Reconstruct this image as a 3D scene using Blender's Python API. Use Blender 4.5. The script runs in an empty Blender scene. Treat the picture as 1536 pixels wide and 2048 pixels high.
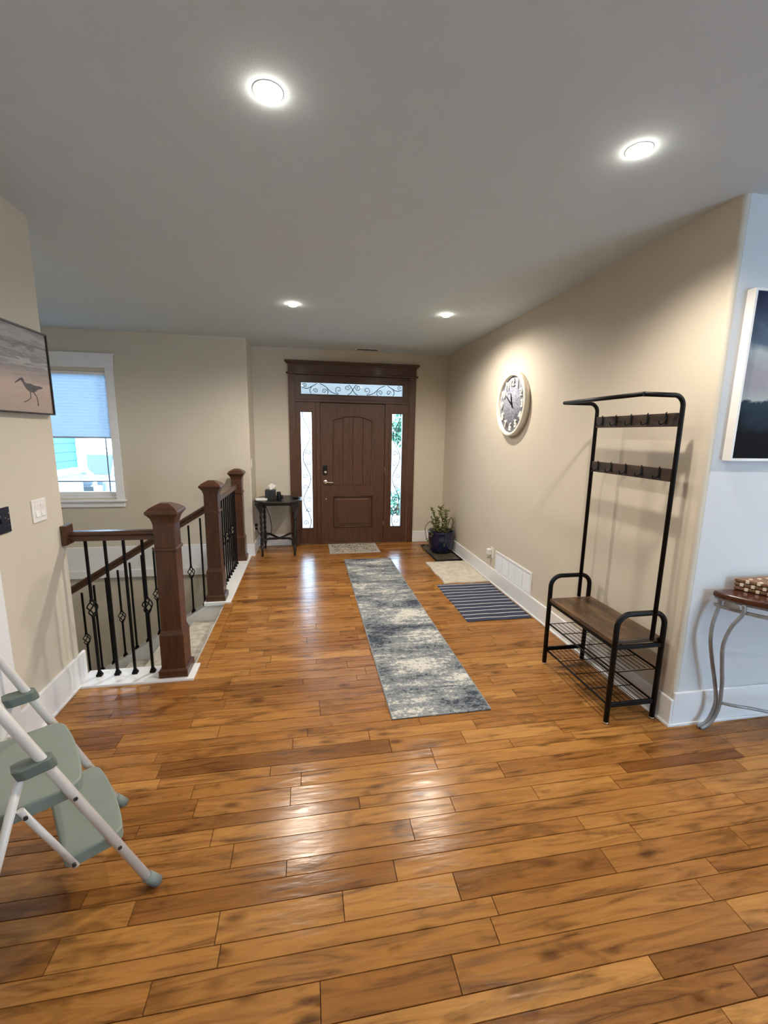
import bpy, bmesh, math, random
from mathutils import Vector, Matrix
R = random.Random(7)
PI = math.pi
sc = bpy.context.scene
COL = sc.collection

# ------------------------------------------------------------------ camera, world, sun, exposure
CAM_H = 1.623
YAW, PITCH, ROLL = 0.1764, -0.1785, 0.0154
cam_d = bpy.data.cameras.new('camera'); cam = bpy.data.objects.new('camera', cam_d); COL.objects.link(cam)
fw = Vector((math.sin(YAW)*math.cos(PITCH), math.cos(YAW)*math.cos(PITCH), math.sin(PITCH)))
rt = Vector((math.cos(YAW), -math.sin(YAW), 0)); up = rt.cross(fw)
r2 = math.cos(ROLL)*rt + math.sin(ROLL)*up; u2 = -math.sin(ROLL)*rt + math.cos(ROLL)*up
M = Matrix.Identity(4)
for i in range(3):
    M[i][0] = r2[i]; M[i][1] = u2[i]; M[i][2] = -fw[i]
M[2][3] = CAM_H
cam.matrix_world = M
cam_d.sensor_fit = 'VERTICAL'; cam_d.sensor_height = 36; cam_d.sensor_width = 27
cam_d.lens = 866.58/2048*36
cam_d.clip_start = 0.05; cam_d.clip_end = 200
sc.camera = cam
sc.view_settings.view_transform = 'Standard'; sc.view_settings.look = 'None'
sc.view_settings.gamma = 1; sc.view_settings.use_curve_mapping = False
sc.view_settings.exposure = 0.32
w = bpy.data.worlds.new('sky'); sc.world = w; w.use_nodes = True
bg = w.node_tree.nodes['Background']; bg.inputs[0].default_value = (0.50, 0.75, 1.0, 1); bg.inputs[1].default_value = 13.0
sd = bpy.data.lights.new('sun', 'SUN'); sd.energy = 4.5; sd.angle = 0.02; sd.color = (1, .95, .88)
so = bpy.data.objects.new('sun', sd); COL.objects.link(so)
so.rotation_euler = Vector((0.55, 0.10, -0.8)).to_track_quat('-Z', 'Y').to_euler(); so.location = (-8, 10, 20)
LAMP_W = 78; LAMP_FAR = 92; LAMP_UNSEEN = 46; LAMP_COL = (1.0, 0.90, 0.78)

# ------------------------------------------------------------------ helpers
WM = {}
def link(o, parent=None):
    COL.objects.link(o)
    if parent is not None: o.parent = parent
    return o
def tag(o, label=None, cat=None, group=None, kind=None):
    if label: o['label'] = label
    if cat: o['category'] = cat
    if group: o['group'] = group
    if kind: o['kind'] = kind
    return o
def thing(name, label, cat, loc=(0, 0, 0), rz=0, group=None, kind=None):
    o = bpy.data.objects.new(name, None); o.empty_display_size = .05
    o.location = loc; o.rotation_euler = (0, 0, rz)
    WM[o.name] = Matrix.Translation(loc) @ Matrix.Rotation(rz, 4, 'Z')
    link(o); return tag(o, label, cat, group, kind)
class MB:
    def __init__(s): s.bm = bmesh.new()
    def _add(s, t, mat=None):
        for f in t.faces: f.smooth = f.smooth
        me = bpy.data.meshes.new('t'); t.to_mesh(me); t.free()
        if mat is not None: me.transform(mat)
        s.bm.from_mesh(me); bpy.data.meshes.remove(me)
    def box(s, x0, x1, y0, y1, z0, z1, bev=0, seg=2, mat=None):
        t = bmesh.new(); bmesh.ops.create_cube(t, size=1)
        bmesh.ops.scale(t, vec=(x1-x0, y1-y0, z1-z0), verts=t.verts)
        bmesh.ops.translate(t, vec=((x0+x1)/2, (y0+y1)/2, (z0+z1)/2), verts=t.verts)
        if bev: bmesh.ops.bevel(t, geom=t.edges[:], offset=bev, segments=seg, profile=.5, affect='EDGES')
        s._add(t, mat); return s
    def cyl(s, p0, p1, r0, r1=None, n=16, smooth=True):
        p0, p1 = Vector(p0), Vector(p1); r1 = r0 if r1 is None else r1
        t = bmesh.new(); d = p1-p0
        bmesh.ops.create_cone(t, cap_ends=True, segments=n, radius1=r0, radius2=r1, depth=d.length)
        if smooth:
            for f in t.faces: f.smooth = len(f.verts) == 4
        s._add(t, Matrix.Translation((p0+p1)/2) @ d.to_track_quat('Z', 'Y').to_matrix().to_4x4()); return s
    def tube(s, pts, r, n=8, closed=False, flat=None):
        pts = [Vector(p) for p in pts]
        q = [pts[0]]
        for p in pts[1:]:
            if (p-q[-1]).length > 1e-5: q.append(p)
        pts = q; N = len(pts)
        rr = r if isinstance(r, (list, tuple)) else [r]*N
        tans = []
        for i in range(N):
            if closed: a = pts[(i+1) % N]-pts[i-1]
            else: a = pts[min(i+1, N-1)]-pts[max(i-1, 0)]
            tans.append(a.normalized())
        ref = Vector((0, 0, 1)) if abs(tans[0].z) < .9 else Vector((1, 0, 0))
        nrm = (ref-tans[0]*ref.dot(tans[0])).normalized()
        rings = []
        for i in range(N):
            nrm = (nrm-tans[i]*nrm.dot(tans[i])).normalized(); b = tans[i].cross(nrm)
            ring = []
            for k in range(n):
                a = 2*PI*k/n + (PI/4 if n == 4 else 0)
                f = rr[i]*(1.414 if n == 4 else 1)
                fx, fy = flat if flat else (1, 1)
                ring.append(s.bm.verts.new(pts[i]+nrm*math.cos(a)*f*fx+b*math.sin(a)*f*fy))
            rings.append(ring)
        M_ = N if closed else N-1
        for i in range(M_):
            A, B = rings[i], rings[(i+1) % N]
            for k in range(n):
                f = s.bm.faces.new((A[k], A[(k+1) % n], B[(k+1) % n], B[k])); f.smooth = n > 4
        if not closed:
            s.bm.faces.new(rings[0][::-1]); s.bm.faces.new(rings[-1])
        return s
    def lathe(s, prof, c=(0, 0, 0), n=32, axis='Z', smooth=True):
        vs = []
        for (r, z) in prof:
            ring = []
            for k in range(n):
                a = 2*PI*k/n; p = Vector((r*math.cos(a), r*math.sin(a), z))
                if axis == 'X': p = Vector((p.z, p.x, p.y))
                if axis == 'Y': p = Vector((p.x, p.z, p.y))
                ring.append(s.bm.verts.new(Vector(c)+p))
            vs.append(ring)
        for i in range(len(prof)-1):
            for k in range(n):
                f = s.bm.faces.new((vs[i][k], vs[i][(k+1) % n], vs[i+1][(k+1) % n], vs[i+1][k])); f.smooth = smooth
        if prof[0][0] > 1e-6: s.bm.faces.new(vs[0][::-1])
        if prof[-1][0] > 1e-6: s.bm.faces.new(vs[-1])
        return s
    def prism(s, poly, a0, a1, axis='Z', bev=0, seg=2):
        t = bmesh.new()
        def P(p, h):
            if axis == 'Z': return (p[0], p[1], h)
            if axis == 'X': return (h, p[0], p[1])
            return (p[0], h, p[1])
        lo = [t.verts.new(P(p, a0)) for p in poly]; hi = [t.verts.new(P(p, a1)) for p in poly]
        n = len(poly); t.faces.new(lo[::-1]); t.faces.new(hi)
        for i in range(n): t.faces.new((lo[i], lo[(i+1) % n], hi[(i+1) % n], hi[i]))
        bmesh.ops.recalc_face_normals(t, faces=t.faces)
        if bev: bmesh.ops.bevel(t, geom=[e for e in t.edges if len(e.link_faces) == 2 and e.calc_face_angle(0) > .6], offset=bev, segments=seg, profile=.5, affect='EDGES')
        s._add(t); return s
    def face(s, pts):
        s.bm.faces.new([s.bm.verts.new(p) for p in pts]); return s
    def ball(s, c, r, sc_=(1, 1, 1), sub=2, rot=None):
        t = bmesh.new(); bmesh.ops.create_icosphere(t, subdivisions=sub, radius=r)
        for f in t.faces: f.smooth = True
        m = Matrix.Translation(c) @ (rot if rot is not None else Matrix.Identity(4)) @ Matrix.Diagonal((*sc_, 1))
        s._add(t, m); return s
    def mesh(s, name, mats, recalc=True):
        me = bpy.data.meshes.new(name)
        if recalc: bmesh.ops.recalc_face_normals(s.bm, faces=s.bm.faces)
        s.bm.to_mesh(me); s.bm.free()
        for m in (mats if isinstance(mats, (list, tuple)) else [mats]): me.materials.append(m)
        return me
    def build(s, name, m, parent=None, loc=None, smooth=False, recalc=True):
        me = s.mesh(name, m, recalc)
        if smooth:
            for p in me.polygons: p.use_smooth = True
        o = bpy.data.objects.new(name, me)
        if parent is not None:
            me.transform(WM[parent.name].inverted()); WM[o.name] = WM[parent.name].copy()
        elif loc is not None:
            me.transform(Matrix.Translation(loc).inverted()); o.location = loc; WM[o.name] = Matrix.Translation(loc)
        else: WM[o.name] = Matrix.Identity(4)
        return link(o, parent)
def place(me, name, parent, loc, rz=0):       # another child using the same mesh data; loc in the parent's own frame
    o = bpy.data.objects.new(name, me); o.location = loc; o.rotation_euler = (0, 0, rz)
    return link(o, parent)
def arc(cx, cy, r, a0, a1, n=8): return [(cx+r*math.cos(a0+(a1-a0)*i/n), cy+r*math.sin(a0+(a1-a0)*i/n)) for i in range(n+1)]
def rrect(x0, x1, y0, y1, r, n=5):
    return arc(x1-r, y1-r, r, 0, PI/2, n)+arc(x0+r, y1-r, r, PI/2, PI, n)+arc(x0+r, y0+r, r, PI, 1.5*PI, n)+arc(x1-r, y0+r, r, 1.5*PI, 2*PI, n)
def smooth_path(pts, k=6):
    P = [Vector(p) for p in pts]; out = []
    for i in range(len(P)-1):
        a, b, c, d = P[max(i-1, 0)], P[i], P[i+1], P[min(i+2, len(P)-1)]
        for j in range(k):
            t = j/k
            out.append(.5*((2*b)+(c-a)*t+(2*a-5*b+4*c-d)*t*t+(3*b-a-3*c+d)*t**3))
    out.append(P[-1]); return out

# ------------------------------------------------------------------ materials
def nmat(name):
    m = bpy.data.materials.new(name); m.use_nodes = True
    nt = m.node_tree; return m, nt, nt.nodes['Principled BSDF']
def N(nt, typ, **kw):
    n = nt.nodes.new(typ)
    for k, v in kw.items():
        if k in ('inp',):
            for a, b in v.items(): n.inputs[a].default_value = b
        else: setattr(n, k, v)
    return n
def ramp(nt, stops, interp='LINEAR'):
    n = nt.nodes.new('ShaderNodeValToRGB'); n.color_ramp.interpolation = interp
    e = n.color_ramp.elements
    while len(e) < len(stops): e.new(.5)
    for i, (p, c) in enumerate(stops):
        e[i].position = p; e[i].color = (*c, 1) if len(c) == 3 else c
    return n
def coords(nt, scale=(1, 1, 1), out='Object'):
    tc = nt.nodes.new('ShaderNodeTexCoord'); mp = nt.nodes.new('ShaderNodeMapping')
    mp.inputs['Scale'].default_value = scale; nt.links.new(tc.outputs[out], mp.inputs['Vector']); return mp
def plain(name, col, rough=.5, metal=0, var=.06, vscale=8, bump=0, bscale=300, spec=None, coat=0):
    m, nt, b = nmat(name); b.inputs['Roughness'].default_value = rough; b.inputs['Metallic'].default_value = metal
    if spec is not None: b.inputs['Specular IOR Level'].default_value = spec
    if coat: b.inputs['Coat Weight'].default_value = coat; b.inputs['Coat Roughness'].default_value = .08
    mp = coords(nt); nz = N(nt, 'ShaderNodeTexNoise', inp={'Scale': vscale, 'Detail': 3.0})
    nt.links.new(mp.outputs[0], nz.inputs['Vector'])
    rp = ramp(nt, [(.3, tuple(c*(1-var) for c in col)), (.7, tuple(min(1, c*(1+var)) for c in col))])
    nt.links.new(nz.outputs[0], rp.inputs[0]); nt.links.new(rp.outputs[0], b.inputs['Base Color'])
    if bump:
        n2 = N(nt, 'ShaderNodeTexNoise', inp={'Scale': bscale, 'Detail': 2.0}); nt.links.new(mp.outputs[0], n2.inputs['Vector'])
        bp = N(nt, 'ShaderNodeBump', inp={'Strength': bump, 'Distance': .002}); nt.links.new(n2.outputs[0], bp.inputs['Height']); nt.links.new(bp.outputs[0], b.inputs['Normal'])
    return m
def wood(name, c1, c2, axis='X', rough=.4, scale=3.0, stretch=14, c3=None, coat=0, bump=.1):
    m, nt, b = nmat(name); b.inputs['Roughness'].default_value = rough
    if coat: b.inputs['Coat Weight'].default_value = coat; b.inputs['Coat Roughness'].default_value = .15
    s = {'X': (1, stretch, stretch), 'Y': (stretch, 1, stretch), 'Z': (stretch, stretch, 1)}[axis]
    mp = coords(nt, s); nz = N(nt, 'ShaderNodeTexNoise', inp={'Scale': scale, 'Detail': 8.0, 'Roughness': .6, 'Distortion': .6})
    nt.links.new(mp.outputs[0], nz.inputs['Vector'])
    st = [(.3, c1), (.65, c2)] if c3 is None else [(.25, c1), (.5, c2), (.75, c3)]
    rp = ramp(nt, st); nt.links.new(nz.outputs[0], rp.inputs[0]); nt.links.new(rp.outputs[0], b.inputs['Base Color'])
    if bump:
        bp = N(nt, 'ShaderNodeBump', inp={'Strength': bump, 'Distance': .002}); nt.links.new(nz.outputs[0], bp.inputs['Height']); nt.links.new(bp.outputs[0], b.inputs['Normal'])
    return m
def emit(name, col, st):
    m = bpy.data.materials.new(name); m.use_nodes = True; nt = m.node_tree; nt.nodes.clear()
    e = N(nt, 'ShaderNodeEmission', inp={'Color': (*col, 1), 'Strength': st}); o = N(nt, 'ShaderNodeOutputMaterial'); nt.links.new(e.outputs[0], o.inputs[0]); return m
def glass(name, tint=(1, 1, 1)):
    m = bpy.data.materials.new(name); m.use_nodes = True; nt = m.node_tree; nt.nodes.clear()
    t = N(nt, 'ShaderNodeBsdfTransparent', inp={'Color': (*tint, 1)}); g = N(nt, 'ShaderNodeBsdfGlossy', inp={'Roughness': .02})
    f = N(nt, 'ShaderNodeFresnel', inp={'IOR': 1.45}); mx = N(nt, 'ShaderNodeMixShader'); o = N(nt, 'ShaderNodeOutputMaterial')
    nt.links.new(f.outputs[0], mx.inputs[0]); nt.links.new(t.outputs[0], mx.inputs[1]); nt.links.new(g.outputs[0], mx.inputs[2]); nt.links.new(mx.outputs[0], o.inputs[0]); return m

M_CEIL = plain('ceiling_paint', (.575, .655, .70), .9, var=.015, bump=.25, bscale=160)
M_BEIGE = plain('beige_wall_paint', (.58, .525, .428), .75, var=.02, vscale=3, bump=.2, bscale=170)
M_GREY = plain('pale_grey_wall_paint', (.60, .61, .62), .75, var=.02, vscale=3, bump=.2, bscale=170)
M_WHITE = plain('white_trim_paint', (.78, .79, .80), .35, var=.02)
M_NEWEL = wood('stained_newel_wood', (.034, .012, .005), (.086, .031, .012), 'Z', .34, 4, 16, coat=.12)
M_RAILX = wood('stained_rail_wood', (.034, .012, .006), (.078, .028, .012), 'X', .32, 4, 16, coat=.15)
M_RAILY = wood('stained_rail_wood_lengthwise', (.034, .012, .006), (.078, .028, .012), 'Y', .32, 4, 16, coat=.15)
M_DOORV = wood('door_wood', (.048, .020, .010), (.105, .045, .022), 'Z', .4, 5, 14, coat=.15)
M_DOORH = wood('door_wood_crosswise', (.042, .018, .009), (.09, .039, .019), 'X', .4, 5, 14, coat=.15)
M_IRON = plain('black_iron', (.004, .004, .005), .5, spec=.15)
M_SCROLL = plain('scroll_iron', (.02, .022, .028), .5)
M_STEELBLK = plain('black_powder_coat', (.004, .004, .004), .45, spec=.18)
M_RUSTIC = wood('rustic_board', (.010, .005, .003), (.065, .033, .014), 'Y', .36, 3, 6, c3=(.17, .095, .04))
M_BOARD = wood('dark_rustic_board', (.006, .0035, .002), (.030, .014, .006), 'Y', .5, 3, 7, c3=(.075, .038, .015))
M_NICKEL = plain('satin_nickel', (.75, .72, .68), .25, 1)
M_BRASS = plain('aged_hinge', (.30, .17, .10), .35, 1)
M_BLACKP = plain('black_plastic', (.006, .006, .007), .4, spec=.25)
M_WHITEP = plain('white_plastic', (.78, .76, .72), .35)
M_GLASS = glass('window_glass')
M_PEWTER = plain('brushed_pewter', (.25, .255, .26), .4, .25, var=.25, vscale=20)
M_SAGE = plain('sage_plastic', (.215, .25, .215), .65, var=.04, bump=.25, bscale=500)
M_SAGED = plain('sage_plastic_clip', (.115, .145, .125), .5, var=.05)
M_TUBE = plain('white_enamel_tube', (.72, .70, .66), .3, coat=.3)

# plank floor: per-plank random numbers come with the mesh
def floor_mat():
    m, nt, b = nmat('hickory_planks'); L = nt.links.new
    at = N(nt, 'ShaderNodeVertexColor', layer_name='plank'); sp = N(nt, 'ShaderNodeSeparateColor'); L(at.outputs[0], sp.inputs[0])
    tc = N(nt, 'ShaderNodeTexCoord'); off = N(nt, 'ShaderNodeCombineXYZ')
    mu = N(nt, 'ShaderNodeMath', operation='MULTIPLY', inp={1: 37.0}); L(sp.outputs[1], mu.inputs[0]); L(mu.outputs[0], off.inputs[0])
    mu2 = N(nt, 'ShaderNodeMath', operation='MULTIPLY', inp={1: 23.0}); L(sp.outputs[2], mu2.inputs[0]); L(mu2.outputs[0], off.inputs[1])
    ad = N(nt, 'ShaderNodeVectorMath', operation='ADD'); L(tc.outputs['Object'], ad.inputs[0]); L(off.outputs[0], ad.inputs[1])
    mp = N(nt, 'ShaderNodeMapping', inp={'Scale': (1.3, 13, 1)}); L(ad.outputs[0], mp.inputs['Vector'])
    g = N(nt, 'ShaderNodeTexNoise', inp={'Scale': 2.2, 'Detail': 9.0, 'Roughness': .62, 'Distortion': 1.2}); L(mp.outputs[0], g.inputs['Vector'])
    mp2 = N(nt, 'ShaderNodeMapping', inp={'Scale': (3.0, 7, 1)}); L(ad.outputs[0], mp2.inputs['Vector'])
    g2 = N(nt, 'ShaderNodeTexNoise', inp={'Scale': 1.3, 'Detail': 3.0, 'Roughness': .5, 'Distortion': .5}); L(mp2.outputs[0], g2.inputs['Vector'])
    base = ramp(nt, [(0, (.17, .066, .017)), (.3, (.27, .114, .028)), (.65, (.36, .165, .044)), (1, (.46, .230, .066))]); L(sp.outputs[0], base.inputs[0])
    gr = ramp(nt, [(.29, (.30, .25, .20)), (.45, (.84, .81, .78)), (.60, (1.10, 1.10, 1.08)), (.8, (.74, .68, .62))]); L(g.outputs[0], gr.inputs[0])
    m1 = N(nt, 'ShaderNodeMix', data_type='RGBA', blend_type='MULTIPLY', inp={0: 1.0}); L(base.outputs[0], m1.inputs[6]); L(gr.outputs[0], m1.inputs[7])
    bl = ramp(nt, [(.27, (.30, .24, .20)), (.42, (.98, .97, .95)), (.60, (1, 1, 1)), (.78, (1.22, 1.2, 1.12))]); L(g2.outputs[0], bl.inputs[0])
    m2 = N(nt, 'ShaderNodeMix', data_type='RGBA', blend_type='MULTIPLY', inp={0: .85}); L(m1.outputs[2], m2.inputs[6]); L(bl.outputs[0], m2.inputs[7])
    mp3 = N(nt, 'ShaderNodeMapping', inp={'Scale': (1.7, 4.2, 1)}); L(ad.outputs[0], mp3.inputs['Vector'])
    vo = N(nt, 'ShaderNodeTexVoronoi', inp={'Scale': 1.5, 'Randomness': 1.0}); L(mp3.outputs[0], vo.inputs['Vector'])
    kn = ramp(nt, [(.0, (.06, .04, .03)), (.05, (.20, .15, .12)), (.14, (1, 1, 1))]); L(vo.outputs['Distance'], kn.inputs[0])
    m3 = N(nt, 'ShaderNodeMix', data_type='RGBA', blend_type='MULTIPLY', inp={0: .75}); L(m2.outputs[2], m3.inputs[6]); L(kn.outputs[0], m3.inputs[7])
    L(m3.outputs[2], b.inputs['Base Color'])
    rr = ramp(nt, [(.3, (.27, .27, .27)), (.7, (.18, .18, .18))]); L(g.outputs[0], rr.inputs[0]); L(rr.outputs[0], b.inputs['Roughness'])
    mpb = N(nt, 'ShaderNodeMapping', inp={'Scale': (1.2, 5, 1)}); L(ad.outputs[0], mpb.inputs['Vector'])
    gb = N(nt, 'ShaderNodeTexNoise', inp={'Scale': 3.0, 'Detail': 4.0}); L(mpb.outputs[0], gb.inputs['Vector'])
    bp = N(nt, 'ShaderNodeBump', inp={'Strength': .5, 'Distance': .006}); L(gb.outputs[0], bp.inputs['Height'])
    bp2 = N(nt, 'ShaderNodeBump', inp={'Strength': .12, 'Distance': .001}); L(g.outputs[0], bp2.inputs['Height']); L(bp.outputs[0], bp2.inputs['Normal']); L(bp2.outputs[0], b.inputs['Normal'])
    b.inputs['Specular IOR Level'].default_value = .26
    return m
M_FLOOR = floor_mat(); M_GAP = plain('plank_joint', (.03, .012, .006), .8)

# ------------------------------------------------------------------ the setting
CZ = 2.75; XR = 2.025; YD = 6.30; XL = -1.47; YW = 5.78; XE = -.715; YF = 1.92
HX = -.745            # edge of the hall floor along the stairwell
def planks():
    joints = [(0.776, 1.155), (0.835, 1.289), (.91, 1.046), (.99, .425), (.99, .013), (1.0, 1.445), (1.087, -.482), (1.158, -.298), (1.16, .625), (1.168, 1.519),
              (1.245, .10), (1.245, .514), (1.25, 1.131), (1.335, -.614), (1.34, .303), (1.34, 1.33), (1.41, -.102), (1.417, 1.127), (1.42, 1.931), (1.5, .407), (1.5, 1.828),
              (1.585, -.406), (1.59, 1.015), (1.6, 1.426), (1.6, .615), (1.6, 2.139), (1.65, -.711), (1.66, .205), (1.68, 1.528), (1.74, -.099), (1.74, -.506), (1.75, .919), (1.75, 1.728),
              (1.845, .611), (1.855, 1.828), (1.915, -.201), (2.0, .409), (2.0, .816), (2.09, -.10), (2.095, .31), (2.16, .613), (2.245, -.502), (2.34, .052), (2.345, -.665)]
    rows = []; y = .943-.251*16; ws = (.103, .083, .065); k = 0
    while y < YD+.05:
        rows.append((y, y+ws[k % 3])); y += ws[k % 3]; k += 1
    vs, fs, cols = [], [], []
    def pl(x0, x1, y0, y1):
        if x1-x0 < .004 or y1-y0 < .004: return
        c = (min(1, max(0, R.gauss(.52, .20))), R.random(), R.random(), 1); g = .0018; d = .0042; b = len(vs)
        q = .0006; vs.extend([(x0+q, y0+q, -d), (x1-q, y0+q, -d), (x1-q, y1-q, -d), (x0+q, y1-q, -d), (x0+g, y0+g, 0), (x1-g, y0+g, 0), (x1-g, y1-g, 0), (x0+g, y1-g, 0)])
        for q in ((4, 5, 6, 7), (0, 1, 5, 4), (1, 2, 6, 5), (2, 3, 7, 6), (3, 0, 4, 7)):
            fs.append([b+i for i in q]); cols.append(c)
    for (y0, y1) in rows:
        ym = (y0+y1)/2
        js = sorted(x for (yy, x) in joints if y0 <= yy < y1)
        if js:
            lo, hi = js[0], js[-1]
            x = lo
            while x > -1.6: x -= R.uniform(.35, 1.15); js.append(x)
            x = hi
            while x < 6.1: x += R.uniform(.35, 1.15); js.append(x)
        else:
            x = -1.6-R.uniform(0, .8); js = [x]
            while x < 6.1: x += R.uniform(.35, 1.15); js.append(x)
        js = sorted(js)
        for a, b in zip(js, js[1:]):
            if ym < 2.80: pl(max(a, XL-.01), min(b, 6.0 if ym < YF+.02 else XR+.02), y0, min(y1, 2.80))
            else:
                xa = -.766 if not (2.99 < ym < 4.14) else -.715
                pl(max(a, xa), min(b, XR+.02), max(y0, 2.80), min(y1, YD+.02))
    # the long nosing board along the head of the stairs
    nz_rows = [r for r in rows if 2.99 < (r[0]+r[1])/2 < 4.14]
    pl(-.80, -.715, nz_rows[0][0], nz_rows[-1][1])
    return vs, fs, cols
vs, fs, cols = planks()
me = bpy.data.meshes.new('floor'); me.from_pydata(vs, [], fs); me.materials.append(M_FLOOR); me.materials.append(M_GAP)
ca = me.color_attributes.new('plank', 'FLOAT_COLOR', 'CORNER'); flat = []
for p, c in zip(me.polygons, cols): flat.extend(c*p.loop_total)
ca.data.foreach_set('color', flat)
fl = bpy.data.objects.new('floor', me); link(fl); tag(fl, 'brown hand-scraped hickory plank floor of the entry hall', 'floor', kind='structure')
sb = MB().box(XL-.01, 6, -3.1, 2.80, -.28, -.0043).box(-.7655, XR+.02, 2.80, YD+.02, -.28, -.0043).box(-.80, -.76, 2.95, 4.20, -.03, -.0043)
o = sb.build('floor_slab', M_GAP, None); o.parent = fl

MB().box(-3.9, 6.2, -3.3, YD+.2, CZ, CZ+.15).build('ceiling', M_CEIL); tag(bpy.data.objects['ceiling'], 'flat pale grey ceiling with recessed lights', 'ceiling', kind='structure')
def S(name, mb, m, label, cat, **k): return tag(mb.build(name, m, **k), label, cat, kind='structure')
# right wall with bull-nosed corner
rb = .022
poly = arc(XR+rb, YF+rb, rb, PI, 1.5*PI, 6)+[(XR+.14, YF), (XR+.14, YD+.15), (XR, YD+.15)]
S('wall_right', MB().prism(poly, 0, CZ), M_BEIGE, 'beige wall on the right carrying the clock', 'wall')
S('wall_alcove', MB().box(XR+.141, 6.0, YF, YF+.13, 0, CZ), M_GREY, 'pale grey wall behind the metal console table', 'wall')
# the strip of grey paint that turns the corner onto the bull-nose
S('wall_corner', MB().box(XR+.03, XR+.141, YF-.0012, YF-.0002, 0, CZ), M_GREY, 'grey painted face of the wall corner beside the coat rack', 'wall')
S('wall_side', MB().box(6.0, 6.15, -3.3, YF+.13, 0, CZ), M_GREY, 'plain side wall of the living space', 'wall')
# left wall, ends at the stairwell
poly = [(XL, -3.3), ] + arc(XL-.022, 2.90-.022, .022, 0, PI/2, 6) + [(XL-.13, 2.90), (XL-.13, -3.3)]
S('wall_left', MB().prism(poly, 0, CZ), M_BEIGE, 'beige wall at far left with the bird picture', 'wall')
S('wall_stair', MB().box(-3.9, XL-.13, 2.79, 2.90, -2.8, CZ).box(XL-.13, HX, 2.90, 2.985, -2.8, -.03), M_BEIGE, 'beige wall on the near side of the stairwell', 'wall')
# entry: return wall, door wall, stairwell window wall
S('wall_entry', MB().prism([(XE, YD)]+arc(XE-.02, YW+.02, .02, 0, -PI/2, 5)+[(XE-.14, YW), (XE-.14, YD)], -.28, CZ), M_BEIGE, 'short beige return wall beside the side table', 'wall')
DX0, DX1, DZ1 = -.15, 1.467, 2.44
S('wall_back', MB().box(XE-.14, DX0, YD, YD+.15, -.28, CZ).box(DX1, XR, YD, YD+.15, -.28, CZ).box(DX0, DX1, YD, YD+.15, DZ1, CZ), M_BEIGE, 'beige wall around the front door', 'wall')
WX0, WX1, WZ0, WZ1 = -3.18, -2.31, .79, 2.29
S('wall_window', MB().box(-3.9, WX0, YW, YW+.15, -2.8, CZ).box(WX1, XE-.14, YW, YW+.15, -2.8, CZ).box(WX0, WX1, YW, YW+.15, WZ1, CZ).box(WX0, WX1, YW, YW+.15, -2.8, WZ0),
  M_BEIGE, 'beige stairwell wall holding the window', 'wall')
S('wall_landing', MB().box(HX-.02, HX+.10, 2.985, YD, -2.8, -.29), M_BEIGE, 'beige wall under the edge of the hall floor', 'wall')
S('wall_stairwell', MB().box(-4.05, -3.9, 2.79, YW+.15, -2.8, CZ), M_BEIGE, 'outer wall of the stairwell', 'wall')
S('wall_rear', MB().box(-1.6, -.9, -3.3, -3.15, 0, CZ).box(5.2, 6.15, -3.3, -3.15, 0, CZ).box(-.9, 5.2, -3.3, -3.15, 2.2, CZ).box(-.9, 3.7, -3.3, -3.15, 0, 2.2), M_GREY, 'wall with glazed opening behind the viewer', 'wall')
S('floor_lower', MB().box(-3.9, HX, 2.9, YW, -2.95, -2.8), plain('lower_floor', (.10, .05, .03), .5), 'lower landing floor down the stairwell', 'floor')

# baseboards
def bboard(name, boxes, label):
    mb = MB()
    for b in boxes: mb.box(*b, bev=.004)
    return S(name, mb, M_WHITE, label, 'baseboard')
t = .018; BH = .165
bboard('baseboard_right', [(XR-t, XR, YF-t, YD, 0, BH), (XR-t-.010, XR-t, YF-t-.010, YD, 0, .018)], 'white baseboard along the right wall')
bboard('baseboard_alcove', [(XR, 6, YF-t, YF-.0015, 0, .205), (XR-t, 6, YF-t-.010, YF-t, 0, .018)], 'white baseboard behind the metal console')
bboard('baseboard_left', [(XL, XL+t, 2.27, 2.935, 0, .20), (XL+t, XL+t+.010, 2.27, 2.82, 0, .018)], 'white baseboard on the left wall beside the stool')
bboard('baseboard_back', [(XE, -.24, YD-t, YD, 0, BH), (1.56, XR-t, YD-t, YD, 0, BH)], 'white baseboard beside the front door')
bboard('baseboard_entry', [(XE, XE+t, YW-.01, YD-t, 0, BH), (XE-.10, XE+t, YW-t, YW-.0005, 0, BH)], 'white baseboard of the return wall by the side table')
bboard('baseboard_stairwell', [(-3.9, -.99, YW-.018, YW, -.12, .18), (-3.9, -.99, YW-.035, YW, -.22, -.12)], 'white band along the stairwell wall under the window')
# stairwell curbs
S('trim_1', MB().box(XL, -.765, 2.80, 3.00, -.02, .014, bev=.003).box(XL, -.765, 2.985, 3.00, -.28, .0), M_WHITE, 'white curb under the landing balusters', 'trim')
S('trim_2', MB().box(-.99, HX, 4.135, YW-.02, -.02, .014, bev=.003).box(-.985, HX-.02, 4.170, YW-.02, -.32, -.02), M_WHITE, 'white curb under the hallway balusters', 'trim')
# cased side door on the left wall, only its casing reaches the picture
d2 = thing('door_2', 'white cased doorway at the extreme left edge', 'door', (XL, 1.8, 0), kind='structure')
MB().box(XL, XL+.02, 2.18, 2.27, 0, 2.14, bev=.003).box(XL, XL+.02, 1.27, 1.36, 0, 2.14, bev=.003).box(XL, XL+.024, 1.25, 2.29, 2.14, 2.27, bev=.003).build('casing', M_WHITE, d2)
MB().box(XL, XL+.008, 1.36, 2.18, .01, 2.13).box(XL, XL+.011, 1.48, 2.06, 1.1, 1.95, bev=.004).box(XL, XL+.011, 1.48, 2.06, .2, .9, bev=.004).build('slab', M_WHITE, d2)

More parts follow.
